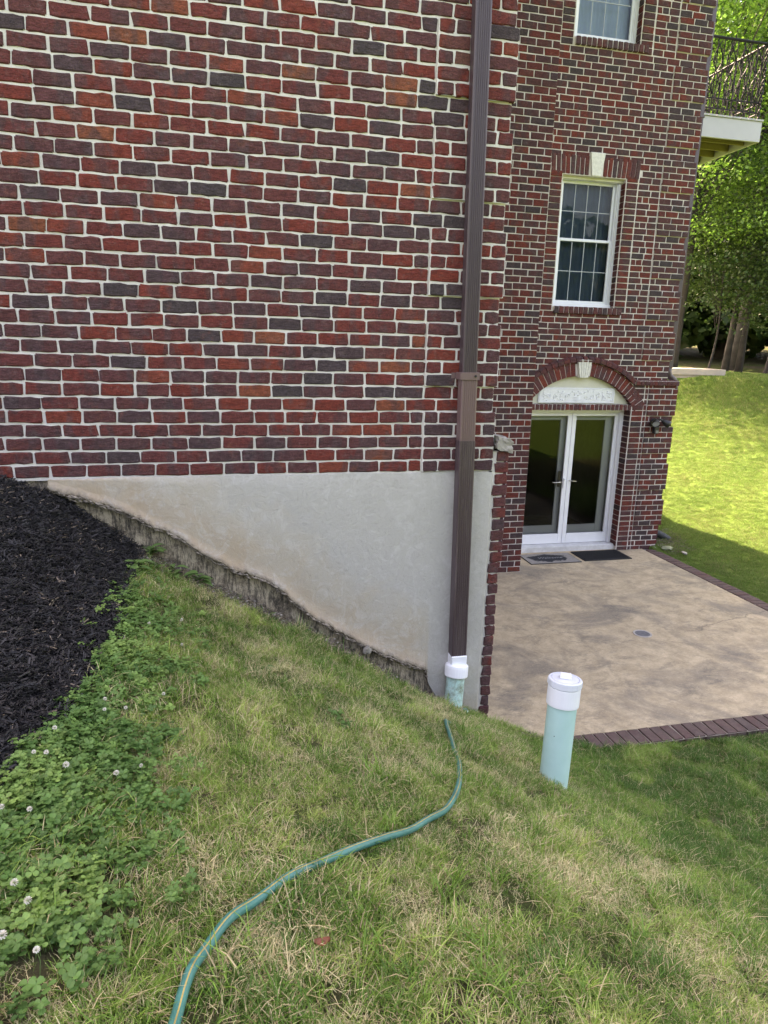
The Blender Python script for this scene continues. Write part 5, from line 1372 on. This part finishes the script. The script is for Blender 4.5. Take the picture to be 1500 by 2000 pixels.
# tree line across the garden, behind the viewpoint; only the window glass shows it
nU = 60000; X_ = rg.uniform(-18, 34, nU); Y_ = rg.uniform(-32, -26, nU); Z_ = -2.5+rg.uniform(0, 1, nU)**.8*11.0*(1+.2*wob(X_*.2, Y_*.2))
n_ = rg.normal(size=(nU, 3)); n_ /= np.linalg.norm(n_, axis=1)[:, None]; t_ = np.cross(n_, rg.normal(size=(nU, 3))); t_ /= np.linalg.norm(t_, axis=1)[:, None]; b_ = np.cross(n_, t_)
s_ = rg.uniform(.18, .42, (nU, 1)); P_ = np.stack([X_, Y_, Z_], 1); q = np.stack([P_-t_*s_, P_-b_*s_*.7, P_+t_*s_, P_+b_*s_*.7], 1).reshape(-1, 3)
me = bpy.data.meshes.new('tree_line'); me.from_pydata(q.tolist(), [], np.arange(nU*4).reshape(-1, 4).tolist()); me.materials.append(M_LEAF[2])
at = me.attributes.new('bt', 'FLOAT', 'FACE'); at.data.foreach_set('value', rg.uniform(0, 1, nU).astype(np.float32))
o = bpy.data.objects.new('tree_line', me); C.objects.link(o); tag(o, 'tree line across the garden mirrored dimly in the glass', kind='stuff')

# ================================================================== SMALL PLANTS
M_WEED = simple('weed_leaf', (.075, .15, .035), .55, .25, 20)
M_PETAL = simple('clover_petal', (.62, .60, .52), .7, .12, 200)
M_STEM = simple('stem', (.10, .17, .05), .6, .2, 40)
fl_pos = [(-1.11,-2.88,1.1),(-1.07,-2.93,1.1),(-1.09,-3.03,1.2),(-1.19,-2.40,.8),(-1.16,-2.39,.9),(-1.10,-2.43,1.2),(-.97,-2.41,1.1),(-.91,-2.34,.8),(-1.20,-2.65,.9),(-1.14,-2.64,.9),(-1.02,-3.06,.9),(-1.17,-2.25,.9),(-1.01,-1.21,.9),(-.88,-1.01,1.2),(-.86,-1.30,.9),(-1.07,-1.99,.9),(-1.0,-2.01,.8),(-1.06,-2.06,.8),(-.89,-1.84,.9)]
def floret():
    hm = MB(); rg = random.Random(2)
    for k in range(46):
        ph = math.acos(1-2*(k+.5)/46); th = k*2.399; d = Vector((math.sin(ph)*math.cos(th), math.sin(ph)*math.sin(th), math.cos(ph)))
        if d.z < -.5: continue
        side = d.cross(Vector((.3, .2, 1))).normalized()*.0020; c_ = d*.0045; e = d*.0105+Vector((0, 0, .001))
        hm.add([tuple(c_-side), tuple(c_+side), tuple(e+side*.8), tuple(e-side*.8)], [(0,1,2,3)])
    return hm.mesh('flower_head', M_PETAL)
fh = floret(); sm_ = MB(); sm_.tube([(0, 0, -.07), (.004, .002, -.03), (0, 0, 0)], .0009, 5); sm_me = sm_.mesh('stem', M_STEM)
fdesc = ['lower of two big white clover heads near the left edge', 'big white clover head beside the leftmost pair', 'white clover head near the bottom left corner', 'small clover head by the lower end of the mulch', 'second small clover head by the lower end of the mulch', 'pale clover head just right of the mulch end', 'cream clover head in the middle of the clover strip', 'faint clover head near the brown patch of grass', 'tiny clover head at the left edge below the mulch', 'tiny clover head beside the left edge', 'fading clover head low in the clover', 'clover head at the mulch edge above the large leaf', 'clover head high on the strip near the mulch', 'bright clover head at the top right of the strip', 'clover head right of the upper clover strip', 'clover head halfway up the strip by the mulch', 'small clover head halfway up the strip', 'low clover head beside a yellow leaf halfway up', 'clover head at the lawn side of the strip']
for k, (x, y, s) in enumerate(fl_pos):
    z = Hf(x, y)+.066; t = tag(empty('clover_flower', (x, y, z)), fdesc[k], 'flower', 'white clover flowers')
    o = bpy.data.objects.new('flower_head', fh); C.objects.link(o); o.parent = t; o.scale = (s*.75,)*3; o.rotation_euler = (.3*math.sin(k), .3*math.cos(k), k)
    o = bpy.data.objects.new('stem', sm_me); C.objects.link(o); o.parent = t
def weed(x, y, n, L_, label, up=.7, seed=1):
    rg = random.Random(seed); z = Hf(x, y); t = tag(empty('weed', (x, y, z)), label, 'weed')
    for k in range(n):
        a = 2*PI*k/n*1.0+rg.uniform(-.5, .5); h = rg.uniform(.2, 1)*up; l = L_*rg.uniform(.6, 1.1); w_ = l*.20; m_ = MB(); vs = []; N_ = 5
        zs = rg.uniform(0, .7)*L_
        for q in range(N_+1):
            u_ = q/N_; r_ = l*u_; zz = zs+r_*h-u_*u_*l*.5; ww_ = w_*math.sin(PI*min(u_*.92+.06, 1))
            vs += [(x+r_*math.cos(a)-ww_*math.sin(a), y+r_*math.sin(a)+ww_*math.cos(a), z+zz+ww_*.3), (x+r_*math.cos(a), y+r_*math.sin(a), z+zz), (x+r_*math.cos(a)+ww_*math.sin(a), y+r_*math.sin(a)-ww_*math.cos(a), z+zz+ww_*.3)]
        fs = []
        for q in range(N_): fs += [(3*q, 3*q+1, 3*q+4, 3*q+3), (3*q+1, 3*q+2, 3*q+5, 3*q+4)]
        m_.add(vs, fs); m_.build('leaf', M_WEED, t, smooth=True)
    m_ = MB(); m_.tube([(x, y, z-.02), (x+.005, y, z+.5*L_)], .0022, 5); m_.build('stem', M_STEM, t)
weed(-1.13, -.06, 13, .12, 'leafy weed at the top tip of the mulch against the foundation', 1.0, 1)
weed(-.98, -.20, 10, .10, 'low weed on the bare soil right of the mulch tip', .6, 2)
weed(-.84, -.13, 12, .12, 'spreading weed below the stained foundation', .7, 3)
weed(-1.16, -.44, 9, .11, 'yellowish weed leaning over the mulch edge', .5, 4)
weed(-.47, -1.12, 7, .045, 'small bright broad-leaved weed in the middle of the lawn', .4, 5)
weed(-.38, -.09, 7, .045, 'tiny weed beside the stained foundation halfway down', .6, 6)
weed(-1.13, -1.93, 6, .045, 'light green rounded leaf plant beside the mulch halfway down', .5, 7)

M_DEAD = simple('dead_leaf', (.20, .06, .03), .7, .3, 60)
for k, (x, y, lb) in enumerate(((-.42, -2.93, 'reddish brown dead leaf curled in the grass right of the hose'),)):
    z = Hf(x, y)+.032; m_ = MB(); vs = []
    for q in range(7):
        u_ = -1+q/3; w_ = .010*math.cos(u_*1.45)
        vs += [(x+u_*.020, y-w_, z+.006*u_*u_), (x+u_*.020, y, z-.003), (x+u_*.020, y+w_, z+.009*abs(u_)+.004)]
    m_.add(vs, [(3*q+j, 3*q+3+j, 3*q+4+j, 3*q+1+j) for q in range(6) for j in (0, 1)])
    tag(m_.build('dead_leaf', M_DEAD, smooth=True), lb, 'dead leaf')
